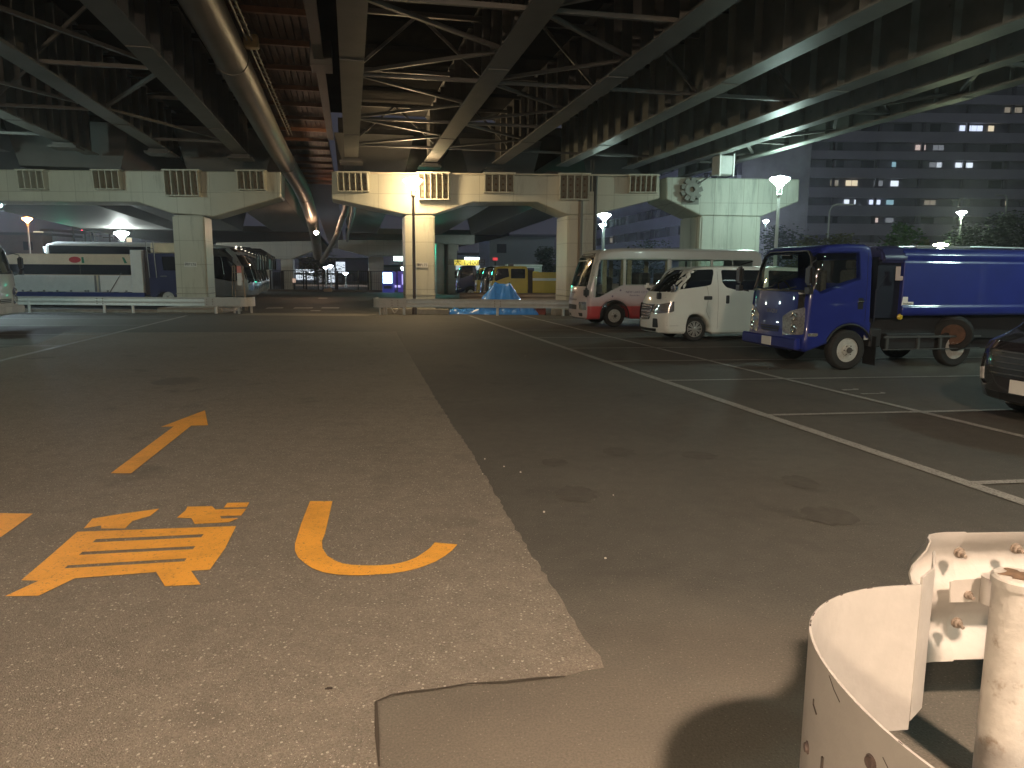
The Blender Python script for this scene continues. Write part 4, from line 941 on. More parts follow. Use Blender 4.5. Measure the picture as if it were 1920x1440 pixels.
wheel(tk, -2.5, .76, .38, .22, 'dish', RIMW, 1); wheel(tk, -2.5, -.76, .38, .22, 'dish', RIMW, -1)
b = MB()                                              # refuse body: rounded side rails, flat panel, roof
sec = [(.96, 1.02), (1.0, 1.06), (1.0, 1.18), (.975, 1.21), (.965, 1.24), (.965, 2.02), (.94, 2.06), (.955, 2.10), (.955, 2.17), (.90, 2.25), (.78, 2.30), (.6, 2.31)]
ring = sec + [(-y, z) for y, z in reversed(sec)]
vs = [(x, y, z) for x in (-1.10, -5.4) for y, z in ring]; n = len(ring)
b.add(vs, [tuple(range(n)), tuple(range(n, 2 * n))[::-1]] + [(i, (i + 1) % n, n + (i + 1) % n, n + i) for i in range(n)])
bd = b.build('refuse_body', BLUEP, tk, bevel=.012, smooth=35)
b = MB(); b.prism([(.97, 2.02), (.97, 2.10), (.92, 2.24), (.75, 2.34), (-.75, 2.34), (-.92, 2.24), (-.97, 2.10), (-.97, 2.02)], lambda y, z: (-.62, y, z), (-.58, 0, 0)); b.build('front_hood', NAVY, tk, bevel=.05, seg=2, smooth=50)
b = MB(); b.box((-.85, 0, 1.55), (.5, 1.75, 1.15)); b.box((-.55, .3, 1.5), (.12, .5, 1.0)); b.tube([(-.5, .75, .9), (-.5, .75, 2.1)], .05, 8); b.tube([(-.6, .86, .9), (-.6, .86, 1.5), (-.8, .86, 1.8)], .02, 6); b.build('hydraulics', P('navy dark', (.006, .008, .02), .5), tk)
b = MB(); b.box((-.96, .975, 1.83), (.10, .01, .24)); b.box((-.99, .975, 1.73), (.16, .012, .08)); b.build('sticker', P('pink sticker', (.45, .36, .33), .6), tk)
b = MB(); b.prism([(-1.12, 1.38), (-1.23, 1.38), (-1.23, 1.285), (-1.36, 1.285), (-1.36, 1.215), (-1.10, 1.215)], lambda a, c: (a, .966, c), (0, .003, 0)); st = b.build('sticker', P('white sticker', (.7, .72, .7), .5), tk)
text('lettering', 'ShinMaywa', .046, P('sticker ink', (.03, .08, .08), .5), st, (-1.23, .9705, 1.25), (R(90), 0, R(180)))
b = MB(); b.lathe([(.055, 0), (.06, .03), (.03, .05)], 14, Matrix.Translation((-1.10, .93, 1.0)) @ Matrix.Rotation(-R(90), 4, 'X')); b.build('side_marker', P('yellow marker', (.6, .42, .03), .3, coat=.5), tk)
b = MB()
for z in (.61, .37): b.box((-1.9, .93, z), (2.2, .03, .035 if z > .5 else .02))
for x in (-.9, -1.6, -2.1): b.box((x, .90, .50), (.05, .04, .26))
b.build('side_guard', P('guard steel', (.11, .12, .12), .4, metal=.4), tk)
b = MB(); b.box((-1.45, .80, .52), (1.1, .16, .3)); b.box((-.62, .8, .60), (.25, .25, .35)); b.build('battery_box', CHASSIS, tk, bevel=.02)
b = MB(); b.box((-.50, .88, .62), (.20, .01, .12)); b.build('label_plate', P('grey label', (.42, .45, .45), .5), tk)
b = MB(); b.box((-.56, .86, .36), (.02, .34, .55)); b.build('mud_flap', BLACKP, tk)
sp = wheel(tk, -2.42, .86, .35, .18, 'dish', P('rusty dish', (.10, .05, .03), .6, var=.5, vs=5, spots=((.34, .32, .30), .64, 4, .05)), 1, tilt=(R(-14), 0, R(-40), .66))
b = MB(); b.tube([(-1.2, .6, 2.33), (-3, .6, 2.35), (-5.2, .6, 2.33)], .018, 6); b.box((-2.2, .55, 2.34), (1.2, .25, .04)); b.build('roof_rail', P('bright rail', (.5, .55, .55), .3, metal=.6), tk)

# --- white van
VAN_C = gp(1302, 640)
vn = empty('van', label='white panel van with multi spoke wheels between the minibus and blue truck', cat='van')
place(vn, VAN_C, HD, .84)
prof = [(.98, .21), (1.05, .24), (1.10, .36), (1.105, .58), (1.075, .80), (1.04, .98), (.985, 1.14), (.90, 1.27), (.72, 1.44), (.45, 1.68), (.22, 1.86), (.06, 1.93), (-.2, 1.97), (-.8, 1.99), (-2.6, 1.985), (-3.3, 1.95), (-3.45, 1.85), (-3.52, 1.4), (-3.56, .9), (-3.56, .35), (-3.4, .24), (-2.98, .24)]
prof += [p for p in reversed(arch(-2.555, .40, .26, 9, .32))]
prof += [(-2.1, .20), (-.5, .20)] + [p for p in reversed(arch(0, .40, .26, 9, .32))] + [(.47, .20)]
tum = lambda z: 1 - .09 * max(0, (z - 1.1)) ** 1.5
me = hull(prof, 1.695, .07, tum, bow=.30, bowx=.15, step=.12); t = bvh(me)
link('body', me, WHITEC, vn, smooth=38)
b = decal(t, rpoly([(-.70, 1.30), (-.62, 1.55), (-.50, 1.80), (-.38, 1.885), (.38, 1.885), (.50, 1.80), (.62, 1.55), (.70, 1.30)], .05), 'F', .004, .1); b.build('windshield', GLASS, vn, smooth=60)
for sg, v in ((1, 'L'), (-1, 'R')):
    for pl in ([(.72, 1.34), (.60, 1.47), (.39, 1.66), (.22, 1.82), (.08, 1.885), (-.47, 1.905), (-.48, 1.80), (-.42, 1.50), (-.27, 1.465)], [(-.70, 1.89), (-.74, 1.56), (-.86, 1.43), (-1.15, 1.36), (-1.95, 1.36), (-1.98, 1.89)], [(-2.1, 1.89), (-2.1, 1.36), (-3.2, 1.38), (-3.28, 1.86)]):
        b = decal(t, rpoly(pl, .05), v, .004, .1); b.build('side_window', GLASS, vn, smooth=60)
    b = decal(t, rpoly([(.62, .80), (.62, 1.07), (.92, .98), (1.06, .93), (1.08, .80), (1.0, .72)], .03), v, .006, .06, skirt=.02)
    b.build('headlight', LENS, vn, smooth=60)
    b = MB()
    seams = [[(.80, 1.28), (.80, .80), (.80, .42), (.48, .42)], [(-.58, 1.93), (-.62, 1.5), (-.64, .9), (-.64, .24)], [(-.30, 1.46), (-.36, 1.2), (-.30, .8), (-.40, .60)], [(-2.02, 1.93), (-2.04, 1.0), (-2.04, .26)], [(-.70, 1.28), (-2.0, 1.28)]]
    for sm in seams[:4]:
        for (xa, za), (xb, zb) in zip(sm, sm[1:]):
            for k in range(4):
                qa = (xa + (xb - xa) * k / 4, za + (zb - za) * k / 4); qb = (xa + (xb - xa) * (k + 1) / 4, za + (zb - za) * (k + 1) / 4)
                pa = t.ray_cast(Vector((qa[0], 9 * sg, qa[1])), Vector((0, -sg, 0)))[0]; pb = t.ray_cast(Vector((qb[0], 9 * sg, qb[1])), Vector((0, -sg, 0)))[0]
                if pa and pb: b.bar(pa, pb, .007, .004)
    b.build('door_seam', BLACKP, vn)
    b = decal(t, rpoly([(-.22, 1.20), (-.46, 1.20), (-.46, 1.10), (-.22, 1.10)], .03), v, .003, .08); b.build('door_handle', BLACKP, vn)
    b = decal(t, rpoly([(-.86, 1.22), (-.96, 1.22), (-.96, 1.00), (-.86, 1.00)], .03), v, .003, .08); b.build('door_handle', BLACKP, vn)
    b = MB(); b.box((-1.5, sg * .82, .22), (2.0, .03, .05)); b.build('sill', P('sill grey', (.3, .32, .3), .4), vn)
    b = MB(); b.box((0, 0, 0), (.14, .22, .18)); mo = b.build('mirror', CHROME if sg > 0 else WHITEC, vn, bevel=.05, seg=2, smooth=60, loc=(.66, sg * .90, 1.42))
    b = MB(); b.bar((0, -sg * .02, -.05), (-.02, -sg * .18, -.10), .08, .05); b.build('mirror_arm', BLACKP, mo)
    b = decal(t, rpoly([(.98, .60), (1.04, .60), (1.04, .36), (.96, .36)], .02), v, .006, .06); b.build('fog_lamp_recess', BLACKP, vn)
b = MB(); b.box((0, 0, 0), (.10, .12, .17)); b.bar((0, 0, .08), (-.16, 0, .30), .03, .03); b.build('front_mirror', BLACKP, vn, bevel=.03, seg=2, smooth=60, loc=(.98, .66, 1.20))
g = [(-.42, .97), (.42, .97), (.30, .56), (-.30, .56)]
b = decal(t, rpoly(g, .04), 'F', .010, .08, skirt=.02); go = b.build('grille', P('grille dark', (.03, .03, .03), .3, metal=.5), vn, smooth=50)
b = MB()
def fpt(y, z, o=.02): h = t.ray_cast(Vector((9, y, z)), Vector((-1, 0, 0)))[0]; return h + Vector((o, 0, 0))
for sg in (1, -1):
    L = [(sg * .46, .98), (sg * .40, .78), (sg * .26, .58), (0, .56)]
    for a, c in zip(L, L[1:]): b.bar(fpt(*a), fpt(*c), .05, .03)
b.build('grille_frame', CHROME, go, smooth=50)
b = MB()
for z in (.62, .70, .78, .86, .93):
    for y in [-.3 + .075 * i for i in range(9)]:
        if abs(y) < .22 + (z - .56) * .5: b.lathe([(.024, 0), (.018, .012), (.002, .014)], 6, Matrix.Translation(fpt(y + (.037 if int(z * 100) % 16 < 8 else 0), z, .012)) @ Matrix.Rotation(R(90), 4, 'Y'))
b.build('grille_mesh', CHROME, go)
b = MB(); h = fpt(0, .42, .0); b.box((h.x + .008, 0, .42), (.014, .33, .165)); b.build('number_plate', PLATE, vn)
b = decal(t, rpoly([(-.55, .33), (.55, .33), (.5, .25), (-.5, .25)], .02), 'F', .005, .1); b.build('intake', BLACKP, vn)
b = MB(); b.bar((fpt(-.6, .235, .0)), (fpt(.6, .235, .0)), .03, .03); b.build('bumper_lip', WHITEC, vn)
b = MB(); b.box((-1.3, 0, .42), (4.2, 1.2, .36)); b.build('underbody', CHASSIS, vn)
for x in (0, -2.555):
    for sg in (1, -1): wheel(vn, x, sg * .745, .325, .19, 'spokes', RIMS, sg, rr=.215)

# --- minibus
BUS_C = gp(1152, 613)
mb = empty('minibus', label='white minibus with a pink lower side parked next to the white van', cat='minibus')
place(mb, BUS_C, HD, 1.03)
BUSP = bpy.data.materials.new('minibus livery'); BUSP.use_nodes = True; n_ = BUSP.node_tree.nodes; l_ = BUSP.node_tree.links; bs = n_['Principled BSDF']
bs.inputs['Roughness'].default_value = .28; bs.inputs['Coat Weight'].default_value = .8
tc = n_.new('ShaderNodeTexCoord'); sx = n_.new('ShaderNodeSeparateXYZ'); l_.new(tc.outputs['Object'], sx.inputs[0])
cr_ = n_.new('ShaderNodeValToRGB'); mr = n_.new('ShaderNodeMapRange'); mr.inputs[1].default_value = 0; mr.inputs[2].default_value = 2.7; l_.new(sx.outputs[2], mr.inputs[0]); l_.new(mr.outputs[0], cr_.inputs[0])
e_ = cr_.color_ramp.elements; e_[0].position = .25; e_[0].color = (.56, .075, .085, 1); e_[1].position = .262; e_[1].color = (.58, .40, .42, 1)
for ps, cc in ((.42, (.62, .56, .60, 1)), (.53, (.62, .58, .60, 1)), (.56, (.60, .60, .57, 1))): k = e_.new(ps); k.color = cc
fr = n_.new('ShaderNodeMath'); fr.operation = 'GREATER_THAN'; fr.inputs[1].default_value = .95; l_.new(sx.outputs[0], fr.inputs[0])
mx = n_.new('ShaderNodeMixRGB'); l_.new(fr.outputs[0], mx.inputs[0]); l_.new(cr_.outputs[0], mx.inputs[1]); mx.inputs[2].default_value = (.60, .52, .52, 1); l_.new(mx.outputs[0], bs.inputs['Base Color'])
prof = [(1.05, .25), (1.13, .30), (1.17, .45), (1.17, .75), (1.145, 1.05), (1.10, 1.32), (.98, 1.75), (.80, 2.20), (.68, 2.38), (.50, 2.50), (.22, 2.575), (-.3, 2.61), (-2, 2.62), (-5.1, 2.61), (-5.35, 2.5), (-5.45, 2.0), (-5.48, .5), (-5.3, .3), (-4.5, .28)]
prof += [p for p in reversed(arch(-4.0, .47, .34, 9, .38))] + [(-3.3, .26), (-.62, .26)] + [p for p in reversed(arch(0, .50, .34, 9, .38))] + [(.56, .25)]
tum = lambda z: 1 - .05 * max(0, (z - 1.35)) ** 1.4
me = hull(prof, 2.08, .12, tum, bow=.22, bowx=.45, step=.14); t = bvh(me)
fw = rpoly([(-.90, 1.34), (-.86, 1.85), (-.80, 2.25), (-.68, 2.42), (.68, 2.42), (.80, 2.25), (.86, 1.85), (.90, 1.34)], .07)
w1 = [(.93, .95), (.88, 1.34), (.78, 1.85), (.70, 2.10), (.58, 2.24), (-.29, 2.27), (-.29, 1.38), (-.18, 1.35), (.1, 1.21), (.28, 1.11), (.59, .98)]
w2 = [(-.34, 2.27), (-1.86, 2.28), (-1.86, 1.38), (-.34, 1.38)]
W34 = [[(x0, 2.24), (x1, 2.25), (x1, 1.42), (x0, 1.42)] for x0, x1 in ((-1.99, -3.42), (-3.50, -4.98))]
me2 = hull(prof, 2.08, .12, tum, bow=.22, bowx=.45, step=.14, holes=[inset(w1, .03), inset(w2, .03)] + W34)
link('body', me2, BUSP, mb, smooth=38)
decal(t, fw, 'F', .004, .12).build('windshield', GLASS, mb, smooth=60)
for sg, v in ((1, 'L'), (-1, 'R')):
    for pl in (w1, w2): decal(t, rpoly(pl, .06), v, .004, .12).build('side_window', GLASST, mb, smooth=60)
    for x0, x1 in ((-1.96, -3.43), (-3.49, -4.99)):
        so = decal(t, [(x0, 2.27), (x1, 2.28), (x1, 1.38), (x0, 1.38)], v, .004, .14).build('side_window', GLASST, mb, smooth=60)
        b = MB(); y = sg * 1.015
        def sp_(x, z): h = t.ray_cast(Vector((x, 9 * sg, z)), Vector((0, -sg, 0)))[0]; return h + Vector((0, sg * .008, 0))
        for a, c in (((x0, 2.27), (x1, 2.28)), ((x1, 2.28), (x1, 1.38)), ((x1, 1.38), (x0, 1.38)), ((x0, 1.38), (x0, 2.27)), (((x0 + x1) / 2, 2.28), ((x0 + x1) / 2, 1.38))): b.bar(sp_(*a), sp_(*c), .045 if a[0] != (x0 + x1) / 2 else .02, .02)
        b.build('window_frame', P('white frame', (.62, .66, .64), .4), so)
    b = MB()
    for sm in ([(.90, .93), (.90, .30)], [(-1.93, 2.30), (-1.93, .35)]):
        for (xa, za), (xb, zb) in zip(sm, sm[1:]):
            for k in range(6):
                pa = t.ray_cast(Vector((xa + (xb - xa) * k / 6, 9 * sg, za + (zb - za) * k / 6)), Vector((0, -sg, 0)))[0]; pb = t.ray_cast(Vector((xa + (xb - xa) * (k + 1) / 6, 9 * sg, za + (zb - za) * (k + 1) / 6)), Vector((0, -sg, 0)))[0]
                if pa and pb: b.bar(pa, pb, .006, .004)
    b.build('seam', BLACKP, mb)
    pl = rpoly([(sg * .55, .82), (sg * .95, .84), (sg * .97, .56), (sg * .60, .54)], .04); h_ = decal(t, pl, 'F', .008, .06, skirt=.02).build('headlight', LENS, mb, smooth=60)
    decal(t, rpoly([(sg * .55, .46), (sg * .80, .46), (sg * .76, .34), (sg * .58, .34)], .02), 'F', .006, .08).build('fog_light', BLACKP, mb)
    b = MB(); b.tube([(x, sg * 1.03, z) for x, z in arch(0, .50, .3, 12, .38)], .018, 6); b.build('arch_lip', BLACKP, mb)
decal(t, rpoly([(-.42, .72), (.42, .72), (.40, .56), (-.40, .56)], .03), 'F', .008, .08).build('grille', BLACKP, mb)
decal(t, rpoly([(-.40, .92), (.40, .92), (.36, .86), (-.36, .86)], .02), 'F', .008, .08).build('grille', P('chrome strip', (.25, .2, .2), .3, metal=.6), mb)
decal(t, rpoly([(-.55, .42), (-.2, .42), (-.2, .33), (-.5, .33)], .02), 'F', .008, .08).build('intake', BLACKP, mb)
decal(t, rpoly([(-.82, 2.30), (.82, 2.30), (.66, 2.44), (-.66, 2.44)], .04), 'F', .007, .1).build('visor_band', P('visor black', (.015, .012, .015), .3), mb)
b = MB(); b.box((0, 0, 0), (.16, .20, .30)); mo = b.build('mirror', BLACKP, mb, bevel=.05, seg=2, smooth=50, loc=(1.0, .98, 1.14))
b = MB(); b.tube([(0, 0, .1), (-.02, -.05, .3), (-.1, -.15, .34)], .018, 6); b.build('mirror_arm', BLACKP, mo)
b = MB()
for y in (-.5, .3): b.bar(t.ray_cast(Vector((9, y, 1.36)), Vector((-1, 0, 0)))[0] + Vector((.02, 0, 0)), t.ray_cast(Vector((9, y + .45, 1.45)), Vector((-1, 0, 0)))[0] + Vector((.02, 0, 0)), .02, .02)
b.build('wiper', BLACKP, mb)
INK = P('livery ink', (.16, .12, .22), .5)
text('lettering', 'NEW LAKE CITY', .105, INK, mb, (-.75, 1.043, 1.16), (R(90), 0, R(180)))
text('lettering', 'Shuttle Bus', .08, INK, mb, (-.68, 1.043, 1.05), (R(90), 0, R(180)))
text('lettering', 'NEW LAKE', .075, P('front ink', (.30, .22, .25), .5), mb, (1.140, 0, 1.13), (R(86), 0, R(90)))
text('lettering', 'CITY', .07, MATS['front ink'], mb, (1.148, 0, 1.03), (R(86), 0, R(90)))
for x, z in ((-.18, 1.22), (.1, 1.02)):
    b = MB(); b.lathe([(.035, 0), (.03, .002)], 5, Matrix.Translation((x, 1.04, z)) @ Matrix.Rotation(-R(90), 4, 'X')); b.build('star_decal', INK, mb)
for i, x in enumerate((-.7, -1.5, -2.3, -3.1, -3.9, -4.7)):
    for y in (.62, -.62):
        b = MB(); b.box((x, y, 1.15), (.42, .8, .14)); b.box((x - .22, y, 1.50), (.12, .8, .62)); b.build('seat', SEATM, mb, bevel=.05)
b = MB(); b.box((-.1, -.5, 1.0), (.4, .5, .12)); b.box((-.3, -.5, 1.35), (.12, .48, .6)); b.build('seat', SEATM, mb, bevel=.05)
b = MB(); b.box((.75, 0, 1.05), (.4, 1.7, .3)); b.build('dashboard', INTER, mb, bevel=.05)
b = MB(); b.tube([(.45 + .06 * math.sin(a), -.5 + .22 * math.cos(a), 1.32 + .18 * math.sin(a)) for a in [2 * PI * i / 20 for i in range(21)]], .014, 6); b.build('steering_wheel', BLACKP, mb)
CURT = P('cream curtain', (.42, .40, .30), .8, var=.25, vs=9)
for x, z0 in ((.42, 1.15), (-.22, 1.4), (-.45, 1.4), (-1.8, 1.4)):
    for y in (.90, -.90):
        b = MB(); pts = [(x - .02 * i, y * 1.0 + .02 * math.sin(i * 2.1)) for i in range(9)]; b.add([(a, c, z) for a, c in pts for z in (z0, 2.22)] , [(2 * i, 2 * i + 2, 2 * i + 3, 2 * i + 1) for i in range(8)]); b.build('curtain', CURT, mb)
for x in (0, -4.0):
    for sg in (1, -1): wheel(mb, x, sg * .92, .37, .21, 'holes', RIMS, sg)
b = MB(); b.box((-2, 0, .45), (5.6, 1.4, .3)); b.build('underbody', CHASSIS, mb)

# --- dark people carrier at the right edge
mv = empty('people_carrier', label='dark people carrier with a barred chrome grille at the right edge', cat='car')
prof = [(.80, .22), (.90, .26), (.95, .42), (.955, .66), (.93, .86), (.84, .98), (.45, 1.08), (.20, 1.14), (-.30, 1.52), (-.62, 1.72), (-.95, 1.82), (-1.6, 1.88), (-3.0, 1.86), (-3.7, 1.75), (-3.95, 1.2), (-4.0, .5), (-3.9, .28), (-3.45, .24)]
prof += [p for p in reversed(arch(-3.0, .38, .26, 9, .33))] + [(-2.5, .20), (-.5, .20)] + [p for p in reversed(arch(0, .38, .26, 9, .33))] + [(.45, .20)]
tum = lambda z: 1 - .14 * max(0, (z - 1.0)) ** 1.3
me = hull(prof, 1.85, .09, tum, bow=.30, bowx=.2, step=.12); t = bvh(me); link('body', me, BLACKC, mv, smooth=38)
decal(t, rpoly([(-.78, 1.19), (-.62, 1.62), (-.5, 1.72), (.5, 1.72), (.62, 1.62), (.78, 1.19)], .05), 'F', .004, .1).build('windshield', GLASS, mv, smooth=60)
for sg, v in ((1, 'L'), (-1, 'R')):
    decal(t, rpoly([(.0, 1.14), (-.35, 1.45), (-.7, 1.64), (-1.3, 1.70), (-1.3, 1.12)], .05), v, .004, .1).build('side_window', GLASS, mv, smooth=60)
    decal(t, rpoly([(-1.4, 1.12), (-1.4, 1.70), (-3.5, 1.64), (-3.7, 1.15)], .05), v, .004, .12).build('side_window', GLASS, mv, smooth=60)
    decal(t, rpoly([(sg * .58, .98), (sg * .86, .97), (sg * .89, .86), (sg * .60, .88)], .02), 'F', .010, .05, skirt=.02).build('headlight', P('dark lens', (.25, .2, .18), .1, metal=.6, coat=1, var=.6, vs=30), mv, smooth=60)
    b = MB()
    for a, c in zip([(sg * .80, .80), (sg * .84, .62), (sg * .80, .46)], [(sg * .84, .62), (sg * .80, .46), (sg * .66, .42)]):
        pa = t.ray_cast(Vector((9, *a)), Vector((-1, 0, 0)))[0]; pb = t.ray_cast(Vector((9, *c)), Vector((-1, 0, 0)))[0]; b.bar(pa + Vector((.01, 0, 0)), pb + Vector((.01, 0, 0)), .03, .02)
    b.build('bumper_trim', CHROME, mv, smooth=50)
    b = MB(); b.box((0, 0, 0), (.16, .22, .16)); mo = b.build('mirror', BLACKC, mv, bevel=.05, seg=2, smooth=50, loc=(-.15, sg * 1.0, 1.18))
    for x in (0, -3.0): wheel(mv, x, sg * .82, .335, .2, 'spokes', RIMS, sg, rr=.23)
gg = decal(t, rpoly([(-.60, .88), (.60, .88), (.52, .56), (-.52, .56)], .04), 'F', .006, .08).build('grille', BLACKP, mv, smooth=50)
b = MB()
for z in (.60, .67, .74, .81, .87):
    for k in range(8):
        ya, yb = -.55 + k * .1375, -.55 + (k + 1) * .1375
        pa = t.ray_cast(Vector((9, ya, z)), Vector((-1, 0, 0)))[0]; pb = t.ray_cast(Vector((9, yb, z)), Vector((-1, 0, 0)))[0]; b.bar(pa + Vector((.014, 0, 0)), pb + Vector((.014, 0, 0)), .022, .016)
b.build('grille_bars', P('dim chrome', (.45, .40, .38), .22, metal=1), gg, smooth=50)
h = t.ray_cast(Vector((9, 0, .44)), Vector((-1, 0, 0)))[0]; b = MB(); b.box((h.x + .01, 0, .46), (.014, .33, .165)); b.build('number_plate', PLATE, mv)
decal(t, rpoly([(-.7, .36), (.7, .36), (.62, .27), (-.62, .27)], .03), 'F', .006, .1).build('intake', BLACKP, mv)
b = MB(); b.tube([(-.1, -.75, 1.14), (-.05, -.76, 1.5)], .004, 5); b.build('aerial', BLACKP, mv)
mv.location = (7.04, 9.05, 0); mv.rotation_euler = (0, 0, R(180 + 12.5))
# ------------------------------------------------------------------ other vehicles in the left and middle lots
def simple_truck(label, paint, hd, loc, s=1., crew=False, bodyf=None, front_panel=None, wheels=(0, -2.5), w=2.0, name='truck', txt=None):
    e = empty(name, (loc[0], loc[1], 0), hd, label, 'truck'); cab(e, paint, w, False, txt, crew=crew, front_panel=front_panel, step=.22)
    for x in wheels:
        for sg in (1, -1): wheel(e, x, sg * (.86 if x == 0 else .78) * w / 2, .38, .22, 'holes', RIMW, sg)
    L = -min(wheels) + 1.6
    b = MB(); b.box((-L / 2 + .3, .38, .72), (L, .09, .2)); b.box((-L / 2 + .3, -.38, .72), (L, .09, .2)); b.box((0, 0, .8), (1.2, 1.2, .4)); b.build('chassis', CHASSIS, e)
    if bodyf: bodyf(e)
    e.scale = (s, s, s); return e
# truck nose poking in at the left edge
def body_box(m, L, z0, z1, w=1.95, x0=-.6):
    def f(e):
        b = MB(); b.box((x0 - L / 2, 0, (z0 + z1) / 2), (L, w, z1 - z0)); o = b.build('cargo_body', m, e, bevel=.03)
    return f
q = gp(-8, 622)
simple_truck('white truck nose with dark grille openings cut by the left picture edge', P('white truck paint', (.6, .6, .58), .3, coat=.6), R(10), (q.x - 1.55, q.y + .9), 1.12, bodyf=body_box(WHITEB, 3.5, .95, 2.4))
# long white dropside truck with blue frame behind the left rail
Yd = 36.2
def X(px, Y=Yd): return at(px, 500, Y).x
def Z(py, px=150, Y=Yd): return at(px, py, Y).z
dt = empty('flatbed_truck', (X(150), Yd, 0), 0, 'long dropside truck with white side boards and a blue cab behind the pier', 'truck')
def L_(px): return X(px) - X(150)
b = MB(); x0, x1 = L_(-60), L_(176); zt, zb = Z(516), Z(547); b.box(((x0 + x1) / 2, 0, (zt + zb) / 2), (x1 - x0, .06, zt - zb)); x2, x3 = L_(186), L_(245); b.box(((x2 + x3) / 2, 0, (zt + zb) / 2), (x3 - x2, .06, zt - zb)); b.build('side_board', WHITEB, dt, bevel=.01)
b = MB()
for px in (40, 55, 80, 105, 131, 158, 163, 200, 235): b.box((L_(px), -.05, zb + .03), (.08, .05, .1))
for px in (177, 185): b.box((L_(px), -.01, (zt + zb) / 2), (.05, .1, zt - zb))
b.build('latches', P('latch grey', (.3, .3, .3), .5, metal=.5), dt)
b = MB(); b.box(((x0 + L_(268)) / 2, 0, (Z(548) + Z(556)) / 2), (L_(268) - x0, .10, Z(548) - Z(556))); b.box(((x0 + L_(268)) / 2, 1.1, Z(552)), (L_(268) - x0, 2.2, .12)); b.build('bed_frame', P('frame blue', (.03, .05, .22), .4), dt)
b = MB(); b.box(((L_(247) + L_(268)) / 2, .9, (Z(468) + Z(548)) / 2), (L_(268) - L_(247), 2.0, Z(468) - Z(548))); b.build('headboard', WHITEB, dt, bevel=.02)
b = MB(); b.box(((L_(269) + L_(279)) / 2, 1.0, (Z(468) + Z(552)) / 2), (L_(279) - L_(269), 1.8, Z(468) - Z(552))); b.build('gap_cover', P('dark brown cover', (.05, .03, .03), .6), dt)
b = MB(); b.tube([(L_(246), -.05, Z(500)), (L_(268), -.06, Z(503))], .012, 5); b.tube([(L_(204), -.08, Z(548)), (L_(228), -.08, Z(512))], .018, 5); b.build('prop_rod', DARKST, dt)
# its cab
cb = [(L_(279), Z(474)), (L_(328), Z(474)), (L_(340), Z(500)), (L_(350), Z(520)), (L_(352), Z(552)), (L_(328), Z(556)), (L_(318), Z(546)), (L_(300), Z(546)), (L_(290), Z(556)), (L_(280), Z(556))]
b = MB(); b.prism(cb, lambda a, c: (a, -.1, c), (0, 2.2, 0)); b.build('cab_body', NAVY, dt, bevel=.05, seg=2, smooth=40)
b = MB(); b.prism(rpoly([(L_(306), Z(480)), (L_(330), Z(480)), (L_(338), Z(506)), (L_(308), Z(506))], .05), lambda a, c: (a, -.115, c), (0, .02, 0)); b.build('side_window', GLASS, dt)
b = MB(); b.box((L_(318), .9, Z(464)), (L_(350) - L_(281), 1.8, Z(455) - Z(474))); b.build('roof_box', P('roof cream', (.72, .64, .45), .4), dt, bevel=.04)
b = MB()
for px in (281, 294): b.tube([(L_(px), -.25, Z(452)), (L_(px + 1), -.25, Z(480)), (L_(px + 3), -.25, Z(520))], .03, 6)
for z in (466, 474): b.tube([(L_(281), -.25, Z(z)), (L_(294), -.25, Z(z))], .02, 6)
b.build('grab_rail', CHROME, dt)
b = MB(); b.box((L_(308), -.125, Z(517)), (.3, .02, .06)); b.build('door_handle', CHROME, dt)
for px in (60, 100, 224, 312):
    wo = wheel(dt, L_(px), .12, .47, .24, 'holes', RIMW, -1)
# cream sided bus behind it
Yb = 38.0
bu = empty('bus', (at(150, 500, Yb).x, Yb, 0), 0, 'cream bus with a red oval and green bars behind the dropside truck', 'bus')
def B_(px): return at(px, 500, Yb).x - at(150, 500, Yb).x
def BZ(py): return at(150, py, Yb).z
prof = [(B_(10), .5), (B_(-5), 1.2), (B_(2), BZ(482)), (B_(30), BZ(476)), (B_(240), BZ(476)), (B_(246), BZ(480)), (B_(246), .4)]
b = MB(); b.prism(prof, lambda a, c: (a, 0, c), (0, 2.4, 0)); b.build('body', CREAMB, bu, bevel=.05, seg=2, smooth=40)
for i, (a, c) in enumerate(((8, 150), (150.6, 245))): b = MB(); b.box(((B_(a) + B_(c)) / 2, -.01, (BZ(496) + BZ(515)) / 2), (B_(c) - B_(a), .03, BZ(496) - BZ(515))); b.build('side_window', GLASS, bu)  # dark strips stand in for the shaded open gap under the cream band
b = MB(); cx, cz = B_(141.5), BZ(487); b.prism([(cx + .30 * math.cos(2 * PI * i / 24), cz + .155 * math.sin(2 * PI * i / 24)) for i in range(24)], lambda a, c: (a, -.012, c), (0, .01, 0)); b.build('oval_mark', P('red mark', (.50, .035, .03), .5), bu)
b = MB()
for px, dx in ((156, 0), (236, -4)): b.prism([(B_(px - 2 + dx), BZ(482)), (B_(px + 2 + dx), BZ(482)), (B_(px + 3), BZ(493)), (B_(px - 2), BZ(493))], lambda a, c: (a, -.012, c), (0, .01, 0))
b.build('green_bars', P('green mark', (.02, .20, .09), .5), bu)
for px in (60, 200): wheel(bu, B_(px), .14, .47, .24, 'holes', RIMW, -1)
Yc = 43.
bo = empty('box_truck', (at(160, 500, Yc).x, Yc, 0), 0, 'truck whose pale blue edged white roof shows above the cream bus', 'truck')
def C_(px): return at(px, 480, Yc).x - at(160, 480, Yc).x
